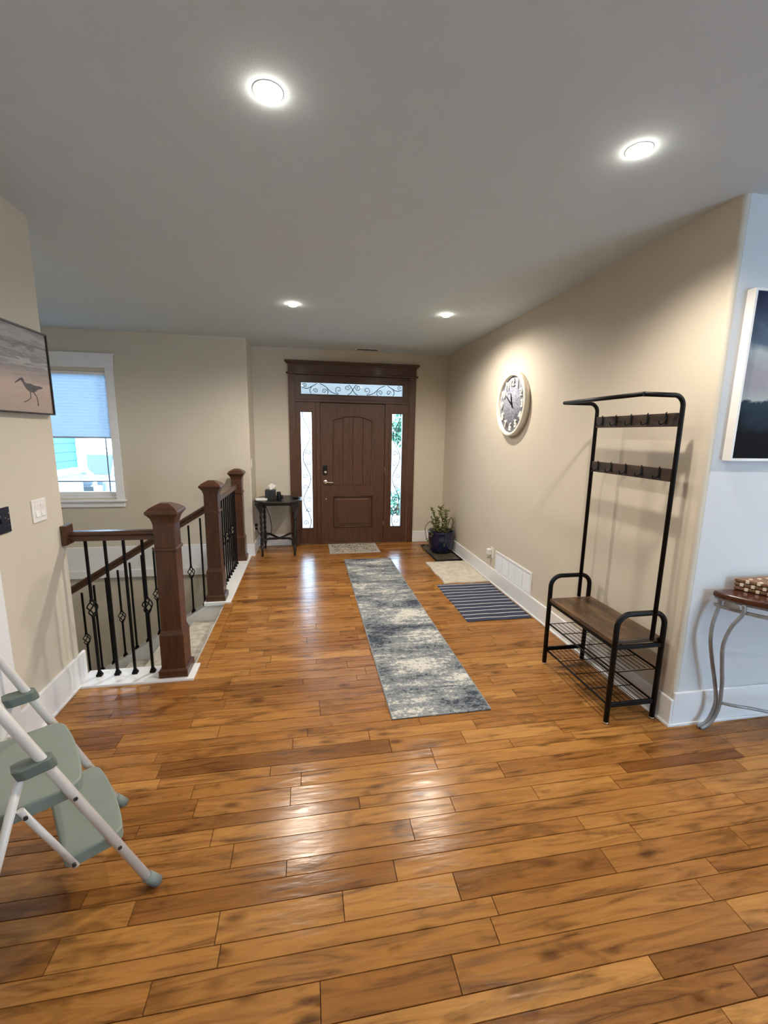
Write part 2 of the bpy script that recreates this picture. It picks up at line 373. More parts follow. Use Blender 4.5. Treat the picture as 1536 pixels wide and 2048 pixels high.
# ------------------------------------------------------------------ front door unit
dr = thing('door_1', 'dark stained front door with sidelights and transom', 'door', (.655, YD, 0), kind='structure')
cas = MB()
cas.box(-.24, -.15, YD-.024, YD, 0, 2.425, bev=.004).box(1.467, 1.56, YD-.024, YD, 0, 2.425, bev=.004)
cas.build('casing', M_DOORV, dr)
hd = MB().box(-.24, 1.56, YD-.026, YD, 2.432, 2.56, bev=.003).box(-.268, 1.588, YD-.042, YD, 2.412, 2.436, bev=.006).box(-.262, 1.582, YD-.05, YD, 2.545, 2.565, bev=.005).box(-.282, 1.600, YD-.065, YD, 2.563, 2.590, bev=.006)
hd.build('header', M_DOORH, dr)
tr = MB()                                        # transom box with its opening
TX0, TX1, TZ0, TZ1 = -.068, 1.372, 2.155, 2.305
tr.box(-.15, TX0, YD+.02, YD+.06, 2.075, 2.445).box(TX1, 1.467, YD+.02, YD+.06, 2.075, 2.445).box(TX0, TX1, YD+.02, YD+.06, 2.075, TZ0).box(TX0, TX1, YD+.02, YD+.06, TZ1, 2.445)
tr.box(TX0-.012, TX1+.012, YD+.012, YD+.03, TZ1, TZ1+.014, bev=.003).box(TX0-.012, TX1+.012, YD+.012, YD+.03, TZ0-.014, TZ0, bev=.003)
tr.box(-.15, 1.467, YD-.012, YD+.06, 2.045, 2.08, bev=.004)
tr.build('transom_frame', M_DOORH, dr)
LA, LB, RA, RB, SZ0, SZ1 = -.080, .068, 1.225, 1.375, .25, 1.905
for nm, (a, b, x0, x1) in (('l', (LA, LB, -.15, .13)), ('r', (RA, RB, 1.175, 1.467))):
    s_ = MB().box(x0, a, YD+.008, YD+.05, 0, 2.045).box(b, x1, YD+.008, YD+.05, 0, 2.045).box(a, b, YD+.008, YD+.05, 0, SZ0).box(a, b, YD+.008, YD+.05, SZ1, 2.045)
    for q in ((a-.012, a, SZ0-.012, SZ1+.012), (b, b+.012, SZ0-.012, SZ1+.012), (a, b, SZ0-.012, SZ0), (a, b, SZ1, SZ1+.012)): s_.box(q[0], q[1], YD, YD+.02, q[2], q[3], bev=.003)
    s_.build('sidelight_frame', M_DOORV, dr)
jm = MB().box(.13, .186, YD-.012, YD+.08, 0, 2.045, bev=.004).box(1.118, 1.175, YD-.012, YD+.08, 0, 2.045, bev=.004).box(-.15, 1.467, YD-.005, YD+.12, -.01, .012, bev=.002)
jm.box(.15, 1.16, YD+.051, YD+.10, 2.0, 2.06).box(.15, .215, YD+.051, YD+.10, 0, 2.05).box(1.09, 1.16, YD+.051, YD+.10, 0, 2.05)
jm.build('jamb', M_DOORV, dr)
# door leaf with an arched and a square panel
leaf = MB(); LX0, LX1 = .190, 1.114; LY = YD+.005
P0, P1, PZ0, PZS, PZT = .365, .945, .875, 1.805, 1.872
def archz(x):
    c = (P0+P1)/2; hw = (P1-P0)/2; s = PZT-PZS; rad = (hw*hw+s*s)/(2*s); return PZT-rad+math.sqrt(rad*rad-(x-c)**2)
leaf.box(LX0, P0, LY, LY+.045, .014, 2.035).box(P1, LX1, LY, LY+.045, .014, 2.035).box(P0, P1, LY, LY+.045, .014, .245).box(P0, P1, LY, LY+.045, .72, PZ0)
xs = [P0+(P1-P0)*i/20 for i in range(21)]
leaf.prism([(x, archz(x)) for x in xs]+[(P1, 2.035), (P0, 2.035)], LY, LY+.045, axis='Y')
leaf_o = leaf.build('door_leaf', M_DOORV, dr)
mo = MB()
top = [Vector((x, LY+.004, archz(x)-.006)) for x in xs]
mo.tube([Vector((P0+.006, LY+.004, PZ0+.006))]+[Vector((P0+.006, LY+.004, PZS-.006))]+top[1:-1]+[Vector((P1-.006, LY+.004, PZS-.006)), Vector((P1-.006, LY+.004, PZ0+.006))], .012, n=8, closed=True)
mo.tube([(P0+.006, LY+.004, .251), (P0+.006, LY+.004, .714), (P1-.006, LY+.004, .714), (P1-.006, LY+.004, .251)], .012, n=8, closed=True)
mo.build('panel_moulding', M_DOORV, leaf_o)
pn = MB(); nb = 4; bw = (P1-P0)/nb
for i in range(nb):
    a, b = P0+i*bw+.0015, P0+(i+1)*bw-.0015; xx = [a+(b-a)*j/6 for j in range(7)]
    pn.prism([(a, PZ0-.005), (b, PZ0-.005)]+[(x, archz(x)+.004) for x in xx[::-1]], LY+.014, LY+.035, axis='Y', bev=.003, seg=1)
pn.box(P0, P1, LY+.022, LY+.04, PZ0-.01, PZT+.01).box(P0, P1, LY+.018, LY+.036, .24, .725).box(P0+.05, P1-.05, LY+.010, LY+.03, .295, .67, bev=.008)
pn.build('panel', M_DOORV, leaf_o)
lk = MB().box(.222, .284, LY-.022, LY, 1.035, 1.165, bev=.008).build('keypad_lock', M_BLACKP, leaf_o)
MB().lathe([(0, -.034), (.018, -.034), (.022, -.026), (.022, -.014), (0, -.014)], (.253, LY-.008, 1.067), 20, 'Y').box(.247, .259, LY-.055, LY-.03, 1.052, 1.082, bev=.003).build('thumb_turn', M_NICKEL, lk)
MB().lathe([(0, -.012), (.031, -.012), (.033, -.006), (.033, 0), (0, 0)], (.255, LY, .925), 24, 'Y').cyl((.255, LY, .925), (.255, LY-.05, .925), .010).tube(smooth_path([(.25, LY-.05, .925), (.30, LY-.052, .922), (.365, LY-.046, .918)], 5), .009, 8).build('door_handle', M_NICKEL, leaf_o)
MB().ball((.262, LY-.006, .672), .012, (1, .6, 1.3)).build('night_latch', M_NICKEL, leaf_o)
for z in (1.80, 1.10, .28): MB().cyl((1.116, LY-.008, z-.05), (1.116, LY-.008, z+.05), .009, n=10).build('hinge', M_BRASS, leaf_o)
# glass and scroll ironwork
GY = YD+.035
def spiral(cx, cz, r, turns, a0, d, n=22):
    return [(cx+r*(1-.78*i/n)*math.cos(a0+d*turns*2*PI*i/n), GY-.008, cz+r*(1-.78*i/n)*math.sin(a0+d*turns*2*PI*i/n)) for i in range(n+1)]
def stem(x0, x1, z0, z1, flip):
    mb = MB(); cx = (x0+x1)/2; A = (x1-x0)/2-.022; wl = .62
    pts = [(cx+flip*A*math.sin(2*PI*(z-z0)/wl+.6), GY-.008, z) for z in [z0+(z1-z0)*i/60 for i in range(61)]]
    mb.tube(pts, .006, 6)
    k = 0; z = z0+.07
    while z < z1-.05:
        s = flip*math.sin(2*PI*(z-z0)/wl+.6)
        side = -1 if s > 0 else 1
        mb.tube(spiral(cx+side*.026, z, .042, 1.2, PI*(0 if side < 0 else 1)+.6*side, -side), .005, 6)
        z += wl/4 if k % 2 else wl/4+.03; k += 1
    return mb
pl_ = MB().box(LA-.005, LB+.005, GY, GY+.006, SZ0-.005, SZ1+.005).build('sidelight_pane', M_GLASS, dr); stem(LA, LB, SZ0, SZ1, 1).build('scrollwork', M_SCROLL, pl_)
pr_ = MB().box(RA-.005, RB+.005, GY, GY+.006, SZ0-.005, SZ1+.005).build('sidelight_pane', M_GLASS, dr); stem(RA, RB, SZ0, SZ1, -1).build('scrollwork', M_SCROLL, pr_)
GY = YD+.046
pt_ = MB().box(TX0-.005, TX1+.005, GY, GY+.006, TZ0-.005, TZ1+.005).build('transom_pane', M_GLASS, dr)
ts = MB(); tcx = (TX0+TX1)/2; zm = (TZ0+TZ1)/2
for s in (-1, 1):
    def X(x): return tcx+s*x
    for path in ([(0, zm), (.03, zm+.045), (.06, zm+.07)], [(0, zm), (.03, zm-.045), (.07, zm-.07)], [(.20, zm-.07), (.30, zm-.04), (.38, zm+.03), (.46, zm+.07)],
                 [(.36, zm), (.345, zm-.04), (.36, zm-.07)], [(.50, zm+.07), (.57, zm+.03), (.64, zm), (.71, zm+.015)], [(.57, zm+.03), (.60, zm-.02), (.585, zm-.07)]):
        ts.tube(smooth_path([(X(x), GY-.008, z) for x, z in path]), .0048, 6)
    for (x, z, r, a, d) in ((.075, zm+.03, .04, PI, 1), (.20, zm-.005, .05, -PI/2, 1), (.40, zm-.03, .035, PI, -1), (.52, zm-.03, .035, 0, 1), (.67, zm+.04, .03, 0, 1)):
        ts.tube([(tcx+s*(p[0]), p[1], p[2]) for p in spiral(x, z, r, 1.2, a, d)], .004, 6)
ts.build('scrollwork', M_SCROLL, pt_)

# ------------------------------------------------------------------ stairwell window and blind
wn = thing('window_1', 'white framed stairwell window looking onto the teal house', 'window', ((WX0+WX1)/2, YW, WZ0), kind='structure')
MB().box(WX0-.085, WX0+.005, YW-.02, YW, .76, 2.33, bev=.003).box(WX1-.005, WX1+.085, YW-.02, YW, .76, 2.33, bev=.003).box(WX0-.09, WX1+.09, YW-.024, YW, 2.33, 2.475, bev=.003).box(WX0-.11, WX1+.11, YW-.04, YW, 2.47, 2.492, bev=.004).build('casing', M_WHITE, wn)
MB().box(WX0-.11, WX1+.105, YW-.045, YW+.06, .752, .776, bev=.005).box(WX0-.085, WX1+.085, YW-.018, YW, .685, .752, bev=.003).build('sill', M_WHITE, wn)
MB().box(WX0, WX0+.03, YW+.05, YW+.11, WZ0, WZ1).box(WX1-.03, WX1, YW+.05, YW+.11, WZ0, WZ1).box(WX0, WX1, YW+.05, YW+.11, WZ1-.03, WZ1).box(WX0, WX1, YW+.04, YW+.11, WZ0-.01, WZ0+.03, bev=.004).box(WX0, WX1, YW+.06, YW+.11, WZ0+.03, WZ0+.075, bev=.004).build('sash', M_WHITE, wn)
MB().box(WX1-.115, WX1-.102, YW+.085, YW+.093, WZ0+.07, WZ1).box(WX0+.102, WX0+.115, YW+.085, YW+.093, WZ0+.07, WZ1).box(WX0, WX1, YW+.084, YW+.094, .985, .998).build('muntin', plain('grey_muntin', (.22, .27, .36), .5), wn)
MB().box(WX0+.02, WX1-.02, YW+.086, YW+.092, WZ0+.06, WZ1-.02).build('pane', M_GLASS, wn)
def blind_mat():
    m = bpy.data.materials.new('blind_fabric'); m.use_nodes = True; nt = m.node_tree; nt.nodes.clear()
    a = N(nt, 'ShaderNodeBsdfDiffuse', inp={'Color': (.55, .68, .82, 1)}); b = N(nt, 'ShaderNodeBsdfTranslucent', inp={'Color': (.50, .62, .78, 1)})
    mp = coords(nt, (1, 1, 1)); wv = N(nt, 'ShaderNodeTexNoise', inp={'Scale': 30.0}); nt.links.new(mp.outputs[0], wv.inputs['Vector'])
    rp = ramp(nt, [(.3, (.32, .39, .47)), (.7, (.36, .43, .51))]); nt.links.new(wv.outputs[0], rp.inputs[0]); nt.links.new(rp.outputs[0], b.inputs[0])
    mx = N(nt, 'ShaderNodeMixShader', inp={0: .55}); o = N(nt, 'ShaderNodeOutputMaterial'); nt.links.new(a.outputs[0], mx.inputs[1]); nt.links.new(b.outputs[0], mx.inputs[2]); nt.links.new(mx.outputs[0], o.inputs[0]); return m
bl = thing('window_blind', 'pale blue pleated blind drawn halfway down the stairwell window', 'blind', ((WX0+WX1)/2, YW+.03, WZ1))
pb = MB(); nz_ = 40; zz = [2.25-(2.25-1.535)*i/nz_ for i in range(nz_+1)]
for i in range(nz_):
    ya, yb = (YW+.026, YW+.032) if i % 2 else (YW+.032, YW+.026)
    pb.face([(WX0+.012, ya, zz[i]), (WX1-.012, ya, zz[i]), (WX1-.012, yb, zz[i+1]), (WX0+.012, yb, zz[i+1])])
bmesh.ops.remove_doubles(pb.bm, verts=pb.bm.verts, dist=.0005)
pb.build('fabric', blind_mat(), bl)
MB().box(WX0+.01, WX1-.01, YW+.018, YW+.045, 1.515, 1.537, bev=.004).build('bottom_rail', plain('blind_rail', (.42, .50, .66), .4), bl)
MB().box(WX0+.005, WX1-.005, YW+.01, YW+.05, 2.25, 2.288, bev=.004).build('headrail', M_WHITE, bl)

# ------------------------------------------------------------------ recessed lights and added unseen lamps
def downlight(x, y, label, watts, beam=168):
    t = thing('recessed_downlight', label, 'ceiling light', (x, y, CZ), group='lit downlights in the ceiling')
    MB().lathe([(.039, .0), (.039, -.002), (.050, -.002), (.053, .0)], (x, y, CZ), 32).build('trim_ring', M_WHITE, t)
    MB().lathe([(.040, .001), (.039, -.010), (.031, -.018), (.015, -.023), (0, -.024)], (x, y, CZ), 32).build('lens', M_LENS, t)
    lamp(x, y, t, watts, beam)
def lamp(x, y, t=None, watts=LAMP_W, beam=168):
    ld = bpy.data.lights.new('ceiling_spot', 'SPOT'); ld.energy = watts; ld.color = LAMP_COL; ld.shadow_soft_size = .038; ld.spot_size = R_(beam); ld.spot_blend = .6
    lo = bpy.data.objects.new('ceiling_spot', ld); COL.objects.link(lo)
    lo.location = (0, 0, -.045) if t else (x, y, CZ-.045)
    if t: lo.parent = t
def R_(d): return math.radians(d)
M_LENS = emit('lit_lens', (1, .90, .76), 45)
downlight(-.11, 1.73, 'lit round ceiling light nearest the step stool side, close to the viewer', LAMP_W*.58, 150)
downlight(1.32, 1.75, 'lit round ceiling light nearest the black coat rack', LAMP_W*.95, 150)
downlight(-.105, 4.21, 'lit round ceiling light farther in, ahead of the door\'s left sidelight', LAMP_FAR*1.1)
downlight(1.325, 4.23, 'lit round ceiling light farther in, nearest the clock wall', LAMP_FAR*.9)
for x, y, k in ((.6, -.75, .45), (3.4, -.75, 1), (3.4, 1.0, 1.6), (-2.7, 3.7, .8)): lamp(x, y, None, LAMP_UNSEEN*k)  # added spots without fixtures, out of view, brightening the rear room and stairwell

# ceiling register and wall vent
rg = thing('ceiling_register', 'slim white ceiling air register above the front door', 'vent', (.83, 6.13, CZ))
MB().box(.67, .99, 6.085, 6.175, CZ-.008, CZ-.0005, bev=.002).build('frame', M_WHITE, rg)
mb = MB()
for i in range(3): mb.box(.69, .97, 6.103+i*.022, 6.113+i*.022, CZ-.012, CZ-.007)
mb.build('louvers', plain('register_dark', (.06, .055, .05), .6), rg)
vt = thing('wall_vent', 'white louvered return air vent above the right baseboard', 'vent', (XR, 3.91, BH))
MB().box(XR-.010, XR, 3.52, 3.545, BH+.003, .385, bev=.002).box(XR-.010, XR, 4.285, 4.31, BH+.003, .385, bev=.002).box(XR-.010, XR, 3.545, 4.285, .36, .385, bev=.002).box(XR-.010, XR, 3.545, 4.285, BH+.003, BH+.02, bev=.002).build('frame', M_WHITE, vt)
mb = MB(); n = 13
for i in range(n):
    z = BH+.024+i*(.36-BH-.026)/n
    mb.face([(XR-.009, 3.545, z), (XR-.009, 4.285, z), (XR-.003, 4.285, z+.0085), (XR-.003, 3.545, z+.0085)])
for i in range(1, 5): mb.box(XR-.0085, XR-.001, 3.545+.148*i-.003, 3.545+.148*i+.003, BH+.02, .36)
mb.build('louvers', M_WHITE, vt)
MB().box(XR-.002, XR-.0006, 3.545, 4.285, BH+.02, .36).build('backing', plain('vent_shadow', (.10, .10, .105), .8), vt)

# ------------------------------------------------------------------ outlets and switches
def outlet(name, label, x, y, z, nx, cat='outlet'):
    t = thing(name, label, cat, (x, y, z))
    a, b = sorted((x, x+nx*.006)); MB().box(a, b, y-.036, y+.036, z-.058, z+.058, bev=.002).build('plate', M_WHITEP, t)
    a, b = sorted((x+nx*.006, x+nx*.008))
    for s in (-1, 1): MB().box(a, b, y-.016, y+.016, z+s*.022-.014, z+s*.022+.014, bev=.0008).build('receptacle', M_WHITEP, t)
    return t
outlet('wall_outlet', 'white wall outlet beside the air vent', XR, 4.41, .335, -1)
af = thing('air_freshener', 'white plug-in air freshener in the outlet by the vent', 'air freshener', (XR-.008, 4.43, .33))
MB().box(XR-.055, XR-.0085, 4.405, 4.455, .305, .375, bev=.01, seg=3).build('housing', M_WHITEP, af)
MB().cyl((XR-.036, 4.43, .268), (XR-.036, 4.43, .305), .014, .016, 14).build('scent_bottle', plain('amber_oil', (.45, .42, .36), .15), af)
outlet('wall_outlet', 'white wall outlet low on the return wall behind the side table', XE, 5.93, .36, 1)
sw = thing('light_switch', 'white double rocker light switch on the left wall', 'light switch', (XL, 2.66, 1.177))
MB().box(XL, XL+.006, 2.595, 2.722, 1.114, 1.240, bev=.003).build('plate', M_WHITEP, sw)
for yy in (2.633, 2.684):
    MB().prism([(XL+.004, 1.140), (XL+.0125, 1.145), (XL+.007, 1.178), (XL+.009, 1.213), (XL+.004, 1.215)], yy-.0165, yy+.0165, axis='Y', bev=.001).build('rocker', M_WHITEP, sw)
s2 = thing('light_switch', 'white light switch on the return wall above the side table', 'light switch', (XE, 5.87, 1.22))
MB().box(XE, XE+.006, 5.833, 5.905, 1.162, 1.278, bev=.002).build('plate', M_WHITEP, s2)
MB().box(XE+.005, XE+.010, 5.853, 5.885, 1.188, 1.252, bev=.002).build('rocker', M_WHITEP, s2)
def speck_mat():
    m, nt, b = nmat('speckled_black_glaze'); b.inputs['Roughness'].default_value = .18
    mp = coords(nt); v = N(nt, 'ShaderNodeTexVoronoi', inp={'Scale': 45.0}); nt.links.new(mp.outputs[0], v.inputs['Vector'])
    rp = ramp(nt, [(0, (.6, .6, .62)), (.10, (.35, .34, .37)), (.16, (.014, .012, .016))]); nt.links.new(v.outputs['Distance'], rp.inputs[0]); nt.links.new(rp.outputs[0], b.inputs['Base Color']); return m
bp_ = thing('wall_plate', 'speckled black decorative switch plate cut by the left edge', 'switch plate', (XL, 2.345, 1.177))
MB().box(XL, XL+.007, 2.28, 2.412, 1.114, 1.241, bev=.003).build('plate', speck_mat(), bp_)
MB().box(XL+.006, XL+.014, 2.335, 2.345, 1.165, 1.19, bev=.002).build('toggle', M_BLACKP, bp_)

# ------------------------------------------------------------------ newel posts
def newel(x, y, label):
    t = thing('newel_post', label, 'newel post', (x, y, .014), group='newel posts of the staircase')
    def sq(h, a, b, bev=.003): return MB().box(x-h, x+h, y-h, y+h, a, b, bev=bev)
    def frus(mb, h0, h1, z0, z1):
        lo = [(x+a*h0, y+b*h0, z0) for a, b in ((-1, -1), (1, -1), (1, 1), (-1, 1))]; hi = [(x+a*h1, y+b*h1, z1) for a, b in ((-1, -1), (1, -1), (1, 1), (-1, 1))]
        mb.face(lo[::-1]); mb.face(hi)
        for i in range(4): mb.face([lo[i], lo[(i+1) % 4], hi[(i+1) % 4], hi[i]])
        return mb
    b = sq(.090, .014, .062); frus(b, .090, .078, .062, .072); b.build('base', M_NEWEL, t)
    b = sq(.074, .07, .305, .002); frus(b, .074, .064, .305, .335); b.build('pedestal', M_NEWEL, t)
    sq(.063, .33, 1.07, .003).build('shaft', M_NEWEL, t)
    sq(.073, .872, .892, .006).build('collar', M_NEWEL, t)
    c = MB(); hs = [(.063, 1.045), (.066, 1.06), (.074, 1.085), (.088, 1.105), (.094, 1.11)]
    for (h0, z0), (h1, z1) in zip(hs, hs[1:]): frus(c, h0, h1, z0, z1)
    c.box(x-.097, x+.097, y-.097, y+.097, 1.108, 1.132, bev=.006); frus(c, .092, .072, 1.131, 1.150); frus(c, .072, .03, 1.150, 1.172)
    c.build('cap', M_NEWEL, t)
N1 = (-.893, 2.912); N2 = (-.885, 4.245); N3 = (-.862, 5.595)
newel(*N1, 'nearest wooden newel post, at the landing corner')
newel(*N2, 'middle wooden newel post, at the far side of the stair opening')
newel(*N3, 'farthest wooden newel post, next to the return wall and side table')

# ------------------------------------------------------------------ railings
def bal_mesh(L, basket, zc):
    r = .0072; mb = MB()
    if not basket: mb.box(-r, r, -r, r, 0, L)
    else:
        mb.box(-r, r, -r, r, 0, zc-.055).box(-r, r, -r, r, zc+.055, L)
        mb.ball((0, 0, zc-.053), .013, (1, 1, .8)).ball((0, 0, zc+.053), .013, (1, 1, .8))
    return mb.mesh('baluster', M_IRON)
def basket_mesh():
    mb = MB()
    for k in range(4):
        pts = []
        for i in range(15):
            t_ = i/14; a = k*PI/2+t_*PI*1.0; rr = .006+.024*math.sin(PI*t_); pts.append((rr*math.cos(a), rr*math.sin(a), -.055+.11*t_))
        mb.tube(pts, .0042, 6)
    return mb.mesh('basket', M_IRON)
def shoe_mesh(slope=0):
    mb = MB(); mb.box(-.017, .017, -.017, .017, -.010*(1 if slope else 0), .016, bev=.003).box(-.012, .012, -.012, .012, .014, .03, bev=.003)
    return mb.mesh('shoe', M_IRON)
ME_BASK = basket_mesh(); ME_SHOE = shoe_mesh(); ME_SHOE_S = shoe_mesh(1)
def baluster(root, loc, me, basket_z=None, shoe=ME_SHOE, rz=0):
    o = place(me, 'baluster', root, loc, rz)
    place(shoe, 'shoe', o, (0, 0, 0))
    if basket_z: place(ME_BASK, 'basket', o, (0, 0, basket_z))
L1 = .93; ME_P1 = bal_mesh(L1, False, 0); ME_K1 = bal_mesh(L1, True, .475)
L2 = .86; ME_P2 = bal_mesh(L2, False, 0); ME_K2 = bal_mesh(L2, True, .40)
def rail_profile(mb, p0, p1, width=.058, h=.06):
    p0, p1 = Vector(p0), Vector(p1); d = (p1-p0).normalized(); side = d.cross(Vector((0, 0, 1))).normalized(); u = Vector((0, 0, 1))
    prof = [(-.42, -1), (.42, -1), (.42, -.62), (.34, -.5), (.5, -.34), (.5, -.12), (.36, 0), (-.36, 0), (-.5, -.12), (-.5, -.34), (-.34, -.5), (-.42, -.62)]
    A = [mb.bm.verts.new(p0+side*a*width+u*b*h) for a, b in prof]; B = [mb.bm.verts.new(p1+side*a*width+u*b*h) for a, b in prof]
    n = len(prof); mb.bm.faces.new(A[::-1]); mb.bm.faces.new(B)
    for i in range(n): mb.bm.faces.new((A[i], A[(i+1) % n], B[(i+1) % n], B[i]))
    return mb
ry = 2.90
r1 = thing('landing_railing', 'level landing railing from left wall to the nearest newel post', 'railing', (-1.2, ry, .014))
rail_profile(MB(), (XL+.025, ry, 1.003), (N1[0]-.06, ry, 1.003)).build('handrail', M_RAILX, r1)
MB().box(XL, XL+.028, 2.835, 2.932, .925, 1.047, bev=.004).build('rosette', M_NEWEL, r1)
for i, x in enumerate((-1.378, -1.268, -1.160, -1.050)):
    k = i in (0, 3); baluster(r1, (x+1.2, .02, 0), ME_K1 if k else ME_P1, .475 if k else None)
r3 = thing('hallway_railing', 'level hallway railing between the middle and farthest newel posts', 'railing', (-.875, 4.9, .014))
rail_profile(MB(), (-.88, N2[1]+.06, 1.003), (-.868, N3[1]-.06, 1.003)).build('handrail', M_RAILY, r3)
for i in range(10):
    y = 4.415+i*.108; k = i % 3 == 1; baluster(r3, (-.005+.001*i, y-4.9, 0), ME_K1 if k else ME_P1, .475 if k else None)
SY = 4.245; SL = .617
r2_ = thing('stair_railing', 'sloping stair railing descending left from the middle newel post', 'railing', (-1.0, SY, -.03))
x0, x1 = N2[0]-.06, -3.3
rail_profile(MB(), (x0, SY, .945), (x1, SY, .945+SL*(x1-x0)), h=.075).build('handrail', M_RAILX, r2_)
for i in range(20):
    x = -1.005-i*.1075; k = i % 3 == 1
    if x < -3.2: break
    z = -.045+.637*(x+1.005); baluster(r2_, (x+1.0, 0, z+.03), ME_K2 if k else ME_P2, .40 if k else None, ME_SHOE_S)

# ------------------------------------------------------------------ carpeted stairs
def carpet_mat():
    m, nt, b = nmat('patterned_carpet'); b.inputs['Roughness'].default_value = .95; b.inputs['Specular IOR Level'].default_value = .1
    mp = coords(nt, (1, 1, 1)); n1 = N(nt, 'ShaderNodeTexNoise', inp={'Scale': 9.0, 'Detail': 5.0, 'Distortion': 1.5}); nt.links.new(mp.outputs[0], n1.inputs['Vector'])
    rp = ramp(nt, [(.35, (.36, .34, .28)), (.5, (.50, .47, .40)), (.65, (.58, .57, .52))]); nt.links.new(n1.outputs[0], rp.inputs[0]); nt.links.new(rp.outputs[0], b.inputs['Base Color'])
    n2 = N(nt, 'ShaderNodeTexNoise', inp={'Scale': 400.0}); nt.links.new(mp.outputs[0], n2.inputs['Vector']); bp = N(nt, 'ShaderNodeBump', inp={'Strength': .5, 'Distance': .004}); nt.links.new(n2.outputs[0], bp.inputs['Height']); nt.links.new(bp.outputs[0], b.inputs['Normal']); return m
M_CARPET = carpet_mat()
st = thing('staircase', 'carpeted staircase descending left from the hall floor', 'staircase', (-.8, 3.6, -.18))
ri, ru = .180, .289; xs0 = -.80
for i in range(1, 10):
    z = -ri*i; xa = xs0-ru*i-.02; xb = xs0-ru*(i-1)
    MB().box(xa, xb, 2.987, 4.175, z-.30, z, bev=.012, seg=3).build('step', M_CARPET, st)
MB().box(xs0-.02, xs0+.0, 2.987, 4.175, -.19, -.031).build('riser', M_WHITE, st)
def zst(x): return -.045+.637*(x+1.005)
xa, xb = -3.4, -.975
MB().prism([(xa, zst(xa)-.42), (xb, zst(xb)-.42), (xb, zst(xb)), (xa, zst(xa))], 4.176, 4.30, axis='Y').build('stringer', M_WHITE, st)
cp = MB().prism([(xa, zst(xa)-.022), (xb, zst(xb)-.022), (xb, zst(xb)+.0), (xa, zst(xa)+.0)], 4.165, 4.315, axis='Y').build('stringer_cap', M_WHITE, st)
for i in range(9):                                   # lower flight beyond the stringer, climbing the other way
    MB().box(-.99-ru*i-ru, -.99-ru*i, 4.33, YW-.04, -2.8, -2.62-ri*0+i*-.0+ -.0 + .0 - (.02*0) + (-.0) if False else -2.8+.17*(i+1)*.45, bev=.01).build('lower_step', M_CARPET, st)

# ------------------------------------------------------------------ pictures
def paint(name, stops, scale, stretch, dist=1.0, axis=2):
    m, nt, b = nmat(name); b.inputs['Roughness'].default_value = .7; b.inputs['Specular IOR Level'].default_value = .08; L = nt.links.new
    tc = N(nt, 'ShaderNodeTexCoord'); sp = N(nt, 'ShaderNodeSeparateXYZ'); L(tc.outputs['Generated'], sp.inputs[0])
    mp = N(nt, 'ShaderNodeMapping', inp={'Scale': stretch, 'Rotation': (R_(18), 0, 0)}); L(tc.outputs['Generated'], mp.inputs['Vector'])
    nz = N(nt, 'ShaderNodeTexNoise', inp={'Scale': scale, 'Detail': 6.0, 'Distortion': dist}); L(mp.outputs[0], nz.inputs['Vector'])
    a = N(nt, 'ShaderNodeMath', operation='MULTIPLY_ADD', inp={1: .34, 2: -.17}); L(nz.outputs[0], a.inputs[0])
    s = N(nt, 'ShaderNodeMath', operation='ADD'); L(a.outputs[0], s.inputs[0]); L(sp.outputs[axis], s.inputs[1])
    rp = ramp(nt, stops); L(s.outputs[0], rp.inputs[0]); L(rp.outputs[0], b.inputs['Base Color']); return m
pc = thing('framed_picture', 'beach painting of a running shorebird in a thin dark frame', 'picture', (XL, 2.43, 1.92))
PY0, PY1, PZ0_, PZ1_ = 1.98, 2.872, 1.70, 2.143
f = .008
MB().box(XL, XL+.034, PY0, PY1, PZ0_, PZ0_+f).box(XL, XL+.034, PY0, PY1, PZ1_-f, PZ1_).box(XL, XL+.034, PY0, PY0+f, PZ0_+f, PZ1_-f).box(XL, XL+.034, PY1-f, PY1, PZ0_+f, PZ1_-f).build('frame', plain('dark_frame', (.02, .015, .014), .4), pc)
cv = MB().box(XL+.002, XL+.026, PY0+f, PY1-f, PZ0_+f, PZ1_-f).build('canvas', paint('beach_painting', [(.0, (.40, .32, .27)), (.22, (.45, .36, .31)), (.34, (.50, .40, .35)), (.46, (.37, .32, .30)), (.54, (.27, .26, .27)), (.60, (.44, .43, .41)), (.64, (.23, .23, .24)), (.74, (.36, .36, .36)), (.80, (.20, .20, .21)), (.88, (.40, .40, .40)), (1, (.28, .28, .285))], 3.5, (1, 1.3, 4.5)), pc)
bx = XL+.0265; b_ = MB()
def blot(pts, w): b_.tube(smooth_path([(bx, y, z) for y, z in pts], 4), w, 6, flat=(1, 1)) if False else b_.prism(pts, bx-.0006, bx+.0008, axis='X')
blot([(2.551, 1.847), (2.600, 1.868), (2.604, 1.876), (2.598, 1.878), (2.551, 1.852)], 0)
blot([(2.598, 1.868), (2.603, 1.879), (2.612, 1.882), (2.621, 1.876), (2.628, 1.862), (2.645, 1.856), (2.678, 1.857), (2.715, 1.850), (2.760, 1.850), (2.786, 1.847), (2.780, 1.839), (2.745, 1.833), (2.715, 1.818), (2.690, 1.812), (2.662, 1.815), (2.640, 1.828), (2.622, 1.844), (2.612, 1.862)], 0)
for pts in ([(2.670, 1.815), (2.668, 1.782), (2.640, 1.768), (2.606, 1.757)], [(2.697, 1.815), (2.722, 1.790), (2.728, 1.770), (2.727, 1.744)]):
    b_.tube([(bx, y, z) for y, z in pts], .0022, 6)
b_.build('painted_bird', plain('bird_paint', (.085, .08, .085), .7, var=.3, vscale=30), pc)
pc2 = thing('framed_picture', 'dark blue mountain landscape canvas in a white frame, cut by the right edge', 'picture', (2.42, YF, 1.92))
QX0, QX1, QZ0, QZ1 = 2.115, 2.73, 1.515, 2.335; fw_ = .012
fr = MB()
YQ0, YQ1 = YF-.045, YF-.001
